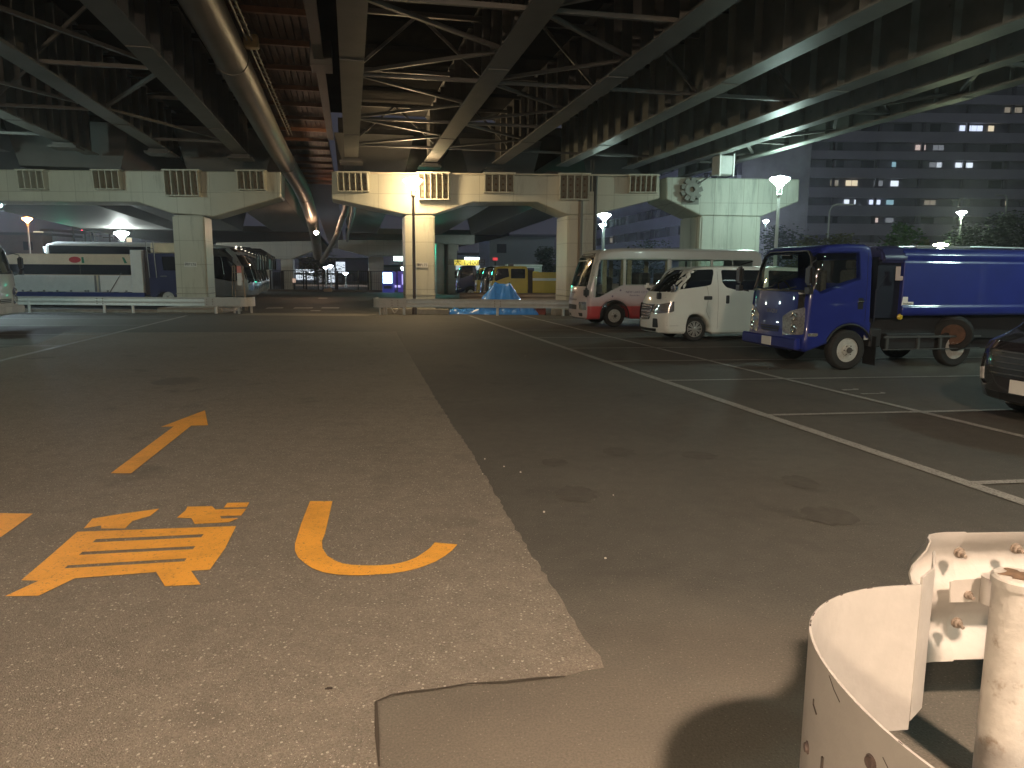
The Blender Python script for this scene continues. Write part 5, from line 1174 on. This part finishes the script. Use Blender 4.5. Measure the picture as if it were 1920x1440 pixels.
b = MB(); z1, z0 = at(160, 464, Yc).z, at(160, 470, Yc).z; b.box(((C_(94) + C_(252)) / 2, 1.1, (z1 + z0) / 2), (C_(252) - C_(94), 2.2, z1 - z0)); b.prism([(C_(84), z1 + .04), (C_(100), z1 + .04), (C_(96), z0), (C_(90), at(160, 475, Yc).z), (C_(86), at(160, 475, Yc).z)], lambda a, c: (a, -.05, c), (0, 2.3, 0)); b.build('roof', P('roof white', (.7, .74, .76), .4), bo, bevel=.02)
b = MB(); b.box(((C_(96) + C_(252)) / 2, 1.1, z0 / 2 + .3), (C_(252) - C_(96), 2.16, z0 - .62)); b.build('cargo_body', P('blue side', (.10, .20, .38), .4), bo, bevel=.02)
for px in (110, 220): wheel(bo, C_(px), .14, .47, .24, 'holes', RIMW, -1)
# A-frame notice board behind the curved end
sg_ = empty('notice_stand', (at(447, 560, 33.5).x, 33.5, 0), 0, 'stepladder stand with a white and pink notice by the single column pier', 'notice board')
b = MB(); zt = at(447, 498, 33.5).z
for x0, x1, y in ((-.42, -.22, .3), (.28, .16, .3), (-.14, -.1, 0), (.30, .26, 0)): b.tube([(x0, y, 0), (x1, y * .3, zt)], .022, 6)
for z in (.5, .9, 1.3, 1.7): b.bar((-.36 + z * .05, .2, z), (.22, .2, z), .04, .02)
b.build('frame', P('weathered wood', (.22, .17, .12), .7), sg_)
b = MB(); b.box((.10, -.03, (at(447, 512, 33.5).z + at(447, 535, 33.5).z) / 2), (.19, .02, at(447, 512, 33.5).z - at(447, 535, 33.5).z)); b.build('notice', P('notice white', (.62, .62, .62), .5), sg_)
b = MB(); b.box((.10, -.03, at(447, 505, 33.5).z), (.19, .02, .3)); b.build('notice_header', P('notice pink', (.6, .2, .18), .5), sg_)
# coaches
def coach():
    e = empty('coach'); w = 2.5
    prof = [(2.45, .35), (2.62, .45), (2.70, .8), (2.68, 1.15), (2.45, 2.0), (2.05, 2.75), (1.7, 3.05), (1.2, 3.12), (.2, 3.22), (-1.5, 3.26), (-7.5, 3.26), (-8, 3.1), (-8.1, .5), (-7.9, .35), (-6.7, .35)] + [p for p in reversed(arch(-6, .6, .4, 8, .5))] + [(-5, .33), (-.8, .33)] + [p for p in reversed(arch(0, .6, .4, 8, .5))] + [(.8, .33)]
    me = hull(prof, w, .14, None, bow=.35, bowx=1.2, step=.35); t = bvh(me); link('body', me, P('coach paint', (.40, .40, .38), .3, coat=.8), e, smooth=40)
    decal(t, rpoly([(-1.15, 1.1), (-1.12, 3.0), (1.12, 3.0), (1.15, 1.1)], .1), 'F', .006, .2).build('windshield', GLASS, e, smooth=60)
    for sg, v in ((1, 'L'), (-1, 'R')):
        decal(t, rpoly([(2.38, 1.35), (2.30, 2.0), (1.85, 2.85), (1.3, 2.98), (-7.8, 3.05), (-7.8, 1.65), (-2.4, 1.65), (.2, 1.45), (1.6, 1.18)], .06), v, .006, .3).build('side_window', GLASS, e, smooth=60)
        decal(t, rpoly([(sg * .7, 1.0), (sg * 1.1, 1.05), (sg * 1.12, .72), (sg * .75, .7)], .04), 'F', .008, .1).build('headlight', P('coach lens', (.6, .7, .8), .1, metal=.7, coat=1, var=.5, vs=20, emit=(.3, .6, 1), es=.03), e, smooth=60)
        b = MB()
        for x in (1.2, -.4, -1.9, -3.4): b.tube([(x, sg * 1.262, 1.55), (x - .1, sg * 1.262, 2.4), (x - .35, sg * 1.262, 3.1)], .012, 5)
        b.build('window_bars', P('bar grey', (.2, .2, .2), .2, metal=.8), e)
        b = MB(); b.tube([(1.9, sg * 1.1, 3.0), (2.6, sg * 1.2, 3.0), (2.95, sg * 1.3, 2.8), (3.0, sg * 1.32, 2.45)], .05, 8); b.box((2.98, sg * 1.32, 2.15), (.14, .24, .6)); b.build('mirror', BLACKP, e, bevel=.0)
        for x in (0, -6): wheel(e, x, sg * 1.12, .5, .26, 'holes', RIMS, sg)
    decal(t, rpoly([(-.6, .95), (.6, .95), (.6, .75), (-.6, .75)], .04), 'F', .006, .2).build('grille', BLACKP, e)
    b = MB()
    for y in (-.5, .5): b.lathe([(.09, 0), (.07, .05), (.02, .06)], 12, Matrix.Translation((1.72, y, 3.04)) @ Matrix.Rotation(R(50), 4, 'Y'))
    b.build('marker_lamp', P('marker lamp', (.8, .8, .7), .2, emit=(1, .9, .7), es=3), e)
    return e
co = coach()
for i in range(5):
    o = co if i == 0 else copy_tree(co)
    Yv = 42.6 + i * 3.6; nx = at(486 + i * 4.6, 550, Yv).x
    a_ = R(5); o.location = (nx - 2.7 * math.cos(a_), Yv - .3, 0); o.rotation_euler = (0, 0, a_)
    tag(o, ['nearest white coach of the row behind the single column pier', 'second coach from the front of the row by the pier', 'middle coach of the row of five beside the pier', 'fourth coach of the row, next to last', 'farthest coach of the row, nearest the mesh fence'][i], 'coach', 'white coaches parked side by side')
# yellow trucks
def truckbox(e):
    b = MB(); b.box((-3.0, 0, 1.35), (2.7, 1.95, 1.3)); o = b.build('cargo_body', YELP, e, bevel=.03)
    b = MB(); b.box((-3.0, .985, 1.55), (2.7, .012, .16)); b.build('white_stripe', WHITEB, o)
    b = MB(); b.box((-1.5, 0, 1.4), (.35, 1.7, 1.5)); b.tube([(-1.62, .8, 1.7), (-1.9, .95, 1.2), (-2.2, .95, .7)], .02, 5); b.build('equipment', P('brown gear', (.06, .035, .03), .7), e)
    b = MB(); b.box((-.3, 0, 2.42), (.35, 1.2, .12)); b.build('beacon_bar', P('beacon dark', (.04, .04, .05), .3), e)
def wpt(px, Y): return (at(px, 550, Y).x, Y)
hy = R(180 + 4)
q = wpt(925, 43.5); y1 = simple_truck('yellow double cab truck nearest the blue tarp', YELP, hy, (q[0] + .7, q[1]), .90, crew=True, bodyf=truckbox, wheels=(0, -3.4))
q = wpt(888, 49); simple_truck('yellow truck nose just behind the double cab one', YELP, hy, (q[0] + 1.0, q[1] + .0), .88, bodyf=body_box(YELP, 3, .95, 2.1))
q = wpt(905, 46.4); simple_truck('black fronted truck squeezed between the two yellow trucks', BLACKC, hy, (q[0] + .8, q[1]), .9, bodyf=body_box(BLACKC, 3, .95, 2.0))
q = wpt(850, 52.5); simple_truck('dark truck farthest left in the row, below the price sign', NAVY, hy, (q[0] + 1.2, q[1]), .95, bodyf=body_box(NAVY, 4, .95, 2.2))
q = wpt(1024, 49.)
def tall_white(name, label, x0, x1, y0, Y, m):
    a = at(x0, y0, Y); c = at(x1, y0, Y); e = empty(name, ((a.x + c.x) / 2, Y, 0), 0, label, 'truck'); L = c.x - a.x
    b = MB(); b.box((0, 1.1, a.z / 2 + .35), (L, 2.2, a.z - .7)); b.build('cargo_body', m, e, bevel=.04)
    b = MB(); b.box((0, 1.1, a.z + .02), (L + .1, 2.3, .08)); b.box((0, -.01, a.z - .14), (L - .3, .03, .1)); b.build('roof_edge', P('roof edge white', (.66, .72, .7), .4), e)
    for x in (-L * .3, L * .3): wheel(e, x, .13, .42, .24, 'holes', RIMW, -1)
tall_white('box_truck', 'pale box truck whose roof shows above the yellow double cab', 925, 948, 500, 54, WHITEB)
tall_white('box_truck', 'pale green white box truck behind the yellow cargo box', 948, 1016, 497.5, 52, P('pale green white', (.45, .55, .5), .4))
# ------------------------------------------------------------------ blue tarp
tp = gp(930, 588); cx0, cx1 = at(840, 585, 32.6).x, at(1008, 585, 32.6).x
zt = at(935, 533, 32.6).z; N, Mn = 170, 56; vs = []; px0, px1 = at(908, 540, 32.6).x, at(968, 540, 32.6).x; pk0, pk1 = at(928, 535, 32.6).x, at(957, 535, 32.6).x
from mathutils import noise as mno
for j in range(Mn + 1):
    for i in range(N + 1):
        u = i / N; v = j / Mn; x = cx0 + (cx1 - cx0) * u; y = 31.75 + 1.9 * v
        edge = min(1, u / .06, (1 - u) / .05, v / .12, (1 - v) / .15); edge = max(0, edge) ** .6
        hill = 0
        if px0 - .4 < x < px1 + .35:
            k = 1. if pk0 <= x <= pk1 else ((x - (px0 - .4)) / (pk0 - px0 + .4) if x < pk0 else (px1 + .35 - x) / (px1 + .35 - pk1)); k = max(0, k) ** .85
            hill = k * (zt - .1) * max(0, min(1, (v - .12) / .22)) * max(0, min(1, (1.02 - v) / .3))
        fold = abs(mno.noise(Vector((x * 2.2, y * 1.2, 3)))) * .34 + abs(mno.noise(Vector((x * 6, y * 3.5, 8)))) * .16
        z = .012 + edge * (.10 + fold * .8 * (1 - .8 * min(1, hill))) + hill + hill * .07 * (mno.noise(Vector((x * 3.2 + (zt - hill) * .4, y * .8, 5)))) 
        vs.append((x + .05 * mno.noise(Vector((x * 5, y * 5, 1))), y + .12 * mno.noise(Vector((x * 2.6, y, 2))) , z))
fs = [(j * (N + 1) + i, j * (N + 1) + i + 1, (j + 1) * (N + 1) + i + 1, (j + 1) * (N + 1) + i) for j in range(Mn) for i in range(N)]
b = MB(); b.add(vs, fs); tag(b.build('tarpaulin', P('blue tarp', (.055, .23, .66), .26, var=.12, vs=5, spec=.7, bump=.5, bs=9), None, smooth=85), 'crumpled blue tarpaulin heaped behind the middle guardrail', 'tarpaulin')
# ------------------------------------------------------------------ signs, machines and far things
def sign(name, label, x0, x1, y0, y1, Y, col, es, d=.25, cat='sign', post=True):
    a = at(x0, y1, Y); c = at(x1, y0, Y); e = empty(name, ((a.x + c.x) / 2, Y, 0), 0, label, cat)
    b = MB(); b.box((0, d / 2, (a.z + c.z) / 2), (c.x - a.x, d, c.z - a.z)); b.build('panel', P('panel ' + label[:14], tuple(q * .6 for q in col), .4, emit=col, es=es), e)
    if post: b = MB(); b.box((0, d / 2 + .1, a.z / 2), (.16, .16, a.z)); b.build('post', DARKST, e)
    return e, a, c
e, a, c = sign('price_sign', 'yellow parking price sign with strip lamp above the dark truck', 852, 897, 487.5, 497.5, 58, (.85, .68, .10), .55)
text('lettering', '\u6700\u5927 1,400\u5186', .5, P('sign brown', (.10, .06, .02), .6), e, (0, -.01, (a.z + c.z) / 2), (R(90), 0, 0), 1.05)
z2 = at(870, 497, 58).z; z3 = at(870, 506, 58).z; b = MB(); b.box((.1, .12, (z2 + z3) / 2), (c.x - a.x, .2, z2 - z3)); b.build('lower_panel', P('sign white', (.6, .6, .6), .5, emit=(.5, .6, .62), es=.5), e)
b = MB(); q0 = at(872, 484.5, 58); q1 = at(898, 484.5, 58); b.box(((q0.x + q1.x) / 2 - (a.x + c.x) / 2, -.1, q0.z), (q1.x - q0.x, .25, .14)); b.build('strip_lamp', P('strip lamp', (.8, .8, .8), .4, emit=(.82, .95, 1), es=14), e)
sign('illuminated_sign', 'white and green lit sign beside the far green column', 738, 760, 470, 489, 72, (.75, 1, .93), 5)[0]
e, a, c = sign('wall_lamp_panel', 'small green square on the lit sign', 749, 757, 471, 476, 71.9, (.0, .45, .35), 1.6, d=.05, post=False)
vm = empty('vending_machine', (at(727, 540, 64).x, 64, 0), 0, 'blue vending machine with a bright display left of the warm lit column', 'vending machine')
za, zb = at(727, 511, 64).z, at(727, 531, 64).z; hw = (at(737, 511, 64).x - at(719, 511, 64).x) / 2
b = MB(); b.box((0, .4, za / 2 + .05), (hw * 2 + .1, .8, za + .1)); b.build('case', P('vending blue', (.02, .03, .18), .35, emit=(.05, .06, .4), es=.25), vm, bevel=.03)
b = MB(); b.box((0, -.01, (za + zb) / 2), (hw * 1.9, .03, za - zb)); b.build('display', P('display', (.6, .7, .8), .3, emit=(.45, .75, 1), es=5.5), vm)
b = MB()
for z in (.35, .62): 
    for i in range(7): b.box((-hw * .8 + i * hw * .26, -.04, zb + (za - zb) * z), (hw * .14, .03, (za - zb) * .16))
b.build('drinks', P('drink cans', (.05, .1, .35), .4), vm)
b = MB(); b.box((0, -.01, .45), (hw * 1.6, .03, .25)); b.build('slot', BLACKP, vm)
vm2 = empty('vending_machine', (at(750, 540, 66).x, 66, 0), 0, 'dim purple lit machine to the right of the bright vending machine', 'vending machine')
b = MB(); b.box((0, .4, .9), (1.3, .8, 1.8)); b.build('case', P('vending purple', (.05, .03, .12), .35, emit=(.12, .08, .5), es=.25), vm2, bevel=.03)
b = MB(); b.box((.35, -.01, 1.1), (.35, .03, .9)); b.box((-.2, -.01, .5), (.5, .03, .2)); b.build('display', P('dim display', (.4, .4, .6), .3, emit=(.5, .45, 1), es=.9), vm2)
# green light source: unseen traffic light added behind the warm lit column to tint the far pier
# traffic lights
for px, py, Y, col, es, lb, h in ((788, 470, 62, (.05, 1, .6), 70, 'green traffic light added unseen behind the warm lit column to tint the far pier', .6), (124, 461, 70, (0, 1, .75), 70, 'green traffic light above the cream bus', .5), (137, 414, 90, (.1, .8, .6), 3, 'faint green signal on a dark pole high on the left', .4), (155, 430, 95, (1, .05, .1), 14, 'small red signal light on the left', .3)):
    q = at(px, py, Y); e = empty('traffic_light', (q.x, Y, 0), 0, lb, 'traffic light')
    b = MB(); b.lathe([(h * .42, 0), (h * .42, .06), (h * .3, .12)], 16, Matrix.Translation((0, -.12, q.z)) @ Matrix.Rotation(R(90), 4, 'X')); b.build('lens', P('lens ' + lb[:12], (.3, .3, .3), .4, emit=col, es=es), e)
    b = MB(); b.box((h * .9, 0, q.z), (h * 3.2, .2, h * 1.1)); b.build('housing', DARKST, e, bevel=.05)
    b = MB(); b.tube([(h * 3, .1, 0), (h * 3, .1, q.z + .5)], .1, 8); b.bar((h * 2.6, .05, q.z), (h * 3, .1, q.z), .06, .06); b.build('pole', DARKST, e)
for px, y0, Y in ((136, 415, 88), (176, 432, 84), (158, 446, 86), (205, 436, 92)):
    q = at(px, y0, Y); b = MB(); b.lathe([(.14, 0), (.1, q.z)], 8, Matrix.Translation((q.x, Y, 0))); b.bar((q.x - .8, Y, q.z - .6), (q.x + .8, Y, q.z - .6), .1, .1); tag(b.build('utility_pole', DARKST, None), {136: 'thick dark utility pole left of the red signal light', 176: 'dark utility pole over the middle of the cream bus', 158: 'short dark utility pole behind the roof of the cream bus', 205: 'thin utility pole near the white lamp'}[px], 'utility pole')
# ------------------------------------------------------------------ buildings
WALLB = P('slab wall', (.62, .60, .66), .8, var=.12, vs=.15)
WALLD = P('slab recess', (.30, .29, .34), .8, var=.3, vs=.3)
LITS = {k: P('lit ' + k, (.5, .5, .5), .5, emit=c, es=e) for k, c, e in (('white', (.80, .90, 1), .85), ('warm', (1, .85, .58), .6), ('pink', (1, .78, .70), .42), ('dimw', (.5, .54, .6), .22), ('cyan', (.40, .72, .85), .4), ('dimy', (.7, .6, .45), .22), ('blue', (.70, .80, 1), .9))}
def slab(label, origin, ang, W_, rows, wins, lits, rail_m=WALLB, darkwin=()):
    """balcony access block: local x along the face; rows = list of (z_top of recess, z_bottom of recess)"""
    e = empty('apartment_building', origin, ang, label, 'apartment building'); top = rows[0][0] + 1.3
    b = MB(); b.box((W_ / 2, 4.5, top / 2), (W_, 8, top)); b.build('core', WALLD, e)
    zprev = top
    for zt, zb in rows:
        b = MB(); b.box((W_ / 2, .2, (zprev + zt) / 2), (W_, .5, zprev - zt)); b.box((W_ / 2, -.12, zt + .10), (W_, .16, .20)); b.build('balcony', rail_m, e); zprev = zb
    b = MB(); b.box((W_ / 2, .2, zprev / 2), (W_, .5, zprev)); b.build('balcony', rail_m, e)
    b = MB(); x = 0
    while x < W_:
        b.box((x, .28, top / 2), (.35, .62, top)); x += 6.4
    b.build('party_walls', P('party wall', (.2, .19, .22), .8), e)
    wb = MB(); wb.box((0, 0, 0), (1.7, .06, 1.25)); wme = wb.mesh('window'); 
    for x, r, w, k in lits:
        zt, zb = rows[r]; w = w * .82; n = max(1, round(w / .9)); pane = w / n
        b = MB()
        for i in range(n): b.box((x - w / 2 + pane * (i + .5), .38, (zt + zb) / 2), (pane - .10, .06, (zt - zb) * .56))
        o = b.build('window', LITS[k], e); b = MB(); b.box((x, .37, zb + (zt - zb) * .12), (w + .1, .1, .05)); b.box((x, .37, zt - (zt - zb) * .12), (w + .1, .1, .05)); b.build('frame', DARKST, o)
    DG = P('dark pane', (.03, .035, .045), .15)
    for r, (zt, zb) in enumerate(rows):
        x = 1.8
        while x < W_ - 1.5:
            if rnd.random() < .62 and all(abs(x - q[0]) > 2 or q[1] != r for q in lits):
                b = MB(); w = rnd.choice((1.5, 1.9, 2.6)); b.box((x, .40, (zt + zb) / 2), (w, .06, (zt - zb) * .8)); b.build('window', DG, e)
            x += 4.8
    return e
YB = 112.
ox = at(1478, 400, YB).x
def rowsfor(ys, x, Y): return [(at(x, a, Y).z, at(x, c, Y).z) for a, c in ys]
ys = [(86, 103), (122, 139), (158, 175), (193, 210), (228, 246), (266, 283), (299, 315), (334, 352), (371, 386), (405, 420), (441, 455)]
def bx(px): return at(px, 350, YB).x - ox
lit = [(bx(1896), 3, 3.2, 'dimy'), (bx(1819), 4, 4.2, 'blue'), (bx(1857), 4, 1.1, 'warm'), (bx(1726), 5, 1.9, 'pink'), (bx(1760), 5, 2.0, 'dimw'), (bx(1758), 6, 2.4, 'dimw'), (bx(1764), 6, .9, 'white'), (bx(1812), 6, 3.2, 'white'), (bx(1678), 6, .8, 'cyan'), (bx(1506), 7, 1.1, 'cyan'), (bx(1567), 7, 1.5, 'dimy'), (bx(1600), 7, 2.2, 'warm'), (bx(1651), 7, 1.7, 'dimw'), (bx(1682), 7, 1.5, 'white'), (bx(1593), 8, 1.0, 'white'), (bx(1609), 8, .3, 'white'), (bx(1647), 8, 2.1, 'blue'), (bx(1676), 8, 1.4, 'cyan'), (bx(1753), 8, 2.1, 'dimy'), (bx(1897), 8, .5, 'warm'), (bx(1651), 9, 1.0, 'pink'), (bx(1678), 9, 1.5, 'dimw')]
slab('huge dim slab block with long balcony bands and scattered lit windows', (ox, YB, 0), R(1.5), 62, rowsfor(ys, 1700, YB), 0, lit)
# second block, seen obliquely under the pier caps
WALL2 = P('second block wall', (.70, .70, .86), .8, var=.1, vs=.2)
p0 = at(1100, 420, 150); p1 = at(1300, 420, 96); dv = (p1 - p0); dv.z = 0; Lb = dv.length; an = math.atan2(dv.y, dv.x)
rows = []
for k in range(7): z = 2.6 + 2.85 * (6 - k); rows.append((z - .2, z - 1.55))
def b2(px):
    best = None
    for i in range(400):
        q = p0 + dv * i / 400
        d = (q - Vector((0, 0, CAM_H))); l = CM.to_3x3().transposed() @ d
        x = 960 + CAM_F * l.x / -l.z
        if best is None or abs(x - px) < best[0]: best = (abs(x - px), Lb * i / 400)
    return best[1]
slab('bluish apartment block seen obliquely under the pier caps above the minibus', (p0.x, p0.y, 0), an, Lb + 12, rows, 0, [(b2(1145), 2, 1.8, 'white'), (b2(1194), 1, 1.6, 'white'), (b2(1232), 0, 2.0, 'dimw'), (b2(1236), 0, .8, 'white'), (b2(1143), 4, 1.8, 'dimy'), (b2(1232), 5, 1.6, 'dimy'), (b2(1243), 5, .5, 'white')], WALL2)
def far_house(label, px0, px1, yt, Y, m, d=8, lits=(), name='building'):
    a = at(px0, yt, Y); c = at(px1, yt, Y); e = empty(name, ((a.x + c.x) / 2, Y, 0), 0, label, 'building'); W_ = c.x - a.x
    b = MB(); b.box((0, d / 2, a.z / 2), (W_, d, a.z)); b.build('wall', m, e); b = MB(); b.box((0, d / 2, a.z + .15), (W_ + .4, d + .4, .3)); b.build('roof', P('far roof', (.10, .10, .11), .8), e)
    DG = P('dark pane', (.03, .035, .045), .15); z = 1.6
    while z < a.z - 1:
        x = -W_ / 2 + 1.4
        while x < W_ / 2 - .8:
            if rnd.random() < .7: b = MB(); b.box((x, -.02, z), (1.1, .05, 1.0)); b.build('window', DG, e)
            x += 2.8
        z += 2.9
    for px, py, w, h, k in lits:
        q = at(px, py, Y); b = MB(); b.box((q.x - (a.x + c.x) / 2, -.05, q.z), (w, .06, h)); b.build('window', LITS[k], e)
    return e
FW = P('far wall', (.24, .25, .30), .8, var=.15, vs=.3); FW2 = P('far wall pale', (.36, .38, .42), .8); FW3 = P('far wall brown', (.16, .11, .10), .8)
far_house('pale narrow house behind the trucks, left of the green traffic light', 79, 98, 434, 92, FW2, lits=[(73, 443, 1.2, 1.2, 'warm')])
far_house('grey block over the cream bus near the traffic light', 98, 121, 438, 100, FW)
far_house('tall grey block between the utility poles', 122, 142, 436, 104, FW2)
far_house('wide dim block right of the dark utility pole', 143, 176, 444, 110, FW, lits=[(160, 458, .6, 2.4, 'white'), (166, 460, .6, 2.0, 'white')])
far_house('smooth grey block right of the lit staircase', 178, 212, 438, 108, FW2)
far_house('dark brown block at the far left under the sodium lamp', -60, 78, 440, 90, FW3, lits=[(243, 457, .6, 1.4, 'warm')])
far_house('low dark building right behind the mesh fence', 548, 640, 515, 118, FW, lits=[(573, 515, 3.0, 1.6, 'white'), (584, 514, .8, .8, 'white'), (600, 519, .8, 2.4, 'dimw'), (622, 519, 1.0, 3.0, 'white')])
far_house('dim purple block rising behind the mesh fence', 560, 700, 486, 135, P('dim purple wall', (.16, .15, .22), .8), lits=[(639, 515, 1.6, 4.5, 'white'), (640, 531, 4, 1.2, 'dimw')])
far_house('low grey building behind the vending machines', 700, 775, 500, 120, FW)
far_house('pale blue white gabled building behind the price sign', 858, 944, 478, 105, P('pale blue wall', (.42, .46, .60), .8))
far_house('narrow bluish tower over the yellow trucks', 898, 928, 452, 100, P('bluish wall', (.34, .38, .52), .8))
far_house('large plain grey shed wall behind the yellow trucks', 918, 1040, 444, 88, P('shed wall', (.20, .22, .21), .8, var=.08, vs=.2))
for px0, px1, yt, m, lb in ((815, 840, 455, P('shed green', (.15, .20, .18), .6), 'tall dim green cabinet beside the warm lit column'), (841, 853, 461, FW, 'narrow grey cabinet left of the price sign')):
    a = at(px0, yt, 62); c = at(px1, yt, 62); b = MB(); b.box((0, .6, a.z / 2), (c.x - a.x, 1.2, a.z)); b.box((0, -.02, a.z * .52), (c.x - a.x - .1, .04, .06)); tag(b.build('cabinet', m, None, bevel=.03, loc=((a.x + c.x) / 2, 62, 0)), lb, 'cabinet')
e, a, c = sign('small_sign', 'small red lit sign above the pale box truck', 924, 933, 483, 488, 70, (.75, .05, .06), .7)
e, a, c = sign('notice_board', 'small pale notice on the wall at the left end of the fence', 548, 554, 522, 530, 67.5, (.8, .55, .42), .45, d=.05)
# far railing stripe beyond the fence
b = MB(); l = at(548, 536, 88); r_ = at(700, 537, 88); b.bar((l.x, 88, l.z), (r_.x, 88, l.z), .1, .35)
for i in range(12): b.box((l.x + (r_.x - l.x) * i / 11, 88, l.z / 2), (.1, .1, l.z))
tag(b.build('road_barrier', P('barrier tan', (.5, .38, .3), .5), None), 'tan crash barrier of the road beyond the mesh fence', 'barrier')
# ------------------------------------------------------------------ trees
BARK = P('bark', (.09, .07, .05), .9, var=.3, vs=8)
def tree(label, px, ytop, Y, w, leaf_m, n=2600, squash=1., seed=1, name='tree'):
    rg = random.Random(seed); q = at(px, ytop, Y); H = q.z; e = empty(name, (q.x, Y, 0), 0, label, 'tree')
    b = MB(); th = H * .45; b.tube([(0, 0, 0), (.06 * rg.uniform(-1, 1), 0, th * .5), (.1, .05, th), (.05, 0, H * .75)], [H * .028 + .03, H * .022 + .02, H * .015 + .02, .02], 8)
    for k in range(7):
        a = rg.uniform(0, 2 * PI); z0 = rg.uniform(th * .6, H * .65); b.tube([(0, 0, z0), (math.cos(a) * w * .2, math.sin(a) * w * .2, z0 + H * .1), (math.cos(a) * w * .38, math.sin(a) * w * .38, z0 + H * .2)], [.06, .04, .015], 5)
    b.build('trunk', BARK, e, smooth=50)
    blobs = []
    for k in range(16):
        a = rg.uniform(0, 2 * PI); rr = w * .5 * rg.uniform(.15, .75); z = H * rg.uniform(.38, .90); rad = w * rg.uniform(.13, .24); f = 1 - max(0, (z / H - .6)) * 1.2
        blobs.append((math.cos(a) * rr * f, math.sin(a) * rr * f, z, rad))
    blobs.append((0, 0, H * .93 - w * .05, w * .12))
    b = MB()
    for k in range(n):
        x, y, z, r = rg.choice(blobs); d = Vector((rg.gauss(0, 1), rg.gauss(0, 1), rg.gauss(0, .8))).normalized() * r * rg.uniform(.45, 1.1)
        c = Vector((x, y, z)) + d; c.z = min(c.z, H); s = rg.uniform(.09, .2) * (H / 6) ** .4; M = Matrix.Translation(c) @ Matrix.Rotation(rg.uniform(0, 6.3), 4, 'Z') @ Matrix.Rotation(rg.uniform(-1.2, 1.2), 4, 'X')
        b.add([M @ Vector(p) for p in ((-s, 0, 0), (0, -s * .5, 0), (s, 0, 0), (0, s * .5, 0))], [(0, 1, 2, 3)])
    b.build('crown', leaf_m, e); return e
LF1 = P('leaf yellow green', (.14, .15, .03), .85, spec=.12, var=.5, vs=1.2); LF2 = P('leaf green', (.06, .15, .03), .85, spec=.12, var=.5, vs=1.2); LF3 = P('leaf dark', (.025, .05, .02), .85, spec=.12, var=.5, vs=.8)
tree('yellowish bushy tree above the truck cab roof', 1515, 442, 58, 3.6, LF1, seed=2)
tree('small yellow green tree left of the bright green one', 1572, 438, 56, 3.4, LF1, seed=3)
tree('bright green tree behind the truck cab, its leaves lit', 1688, 414, 50, 3.4, LF2, seed=4)
tree('low yellowish shrub right beside the bright green tree', 1731, 442, 51, 1.8, LF1, 1200, seed=5)
tree('dark tree left of the tall dark tree at the right edge', 1825, 418, 60, 5.4, LF3, seed=6)
tree('tall dark tree at the right picture edge', 1893, 398, 58, 6.0, LF3, 3600, seed=7)
tree('dark tree seen past the right side of the green lit pier', 1462, 420, 78, 7, LF3, 2600, seed=8)
tree('dark tree under the left wing of the far fence', 588, 478, 100, 10, LF3, seed=9)
tree('low dark tree under the oblique apartment block', 1215, 452, 80, 8, LF3, 2200, seed=10)
tree('dark tree at the right end of the grey shed', 1030, 462, 70, 4, LF3, seed=11)
for px, py, Y, lb in ((1448, 413, 70, 'double lamp just right of the green lit pier column'), ):
    q = at(px - 12, py, 80); streetlamp(q.x, 80, q.z, lb, POLEL, (.8, .95, 1), 90, .8)
# ------------------------------------------------------------------ night haze that makes the lamps glow
b = MB(); b.box((10, 65, 12.5), (420, 170, 27)); hz = b.build('haze', None, None)
hm = bpy.data.materials.new('night haze'); hm.use_nodes = True; n_ = hm.node_tree.nodes; n_.remove(n_['Principled BSDF'])
pv = n_.new('ShaderNodeVolumePrincipled'); pv.inputs['Color'].default_value = (.85, .88, .92, 1); pv.inputs["Density"].default_value = .0011; pv.inputs['Anisotropy'].default_value = .7
hm.node_tree.links.new(pv.outputs[0], n_['Material Output'].inputs['Volume']); hz.data.materials.append(hm); tag(hz, kind='stuff')
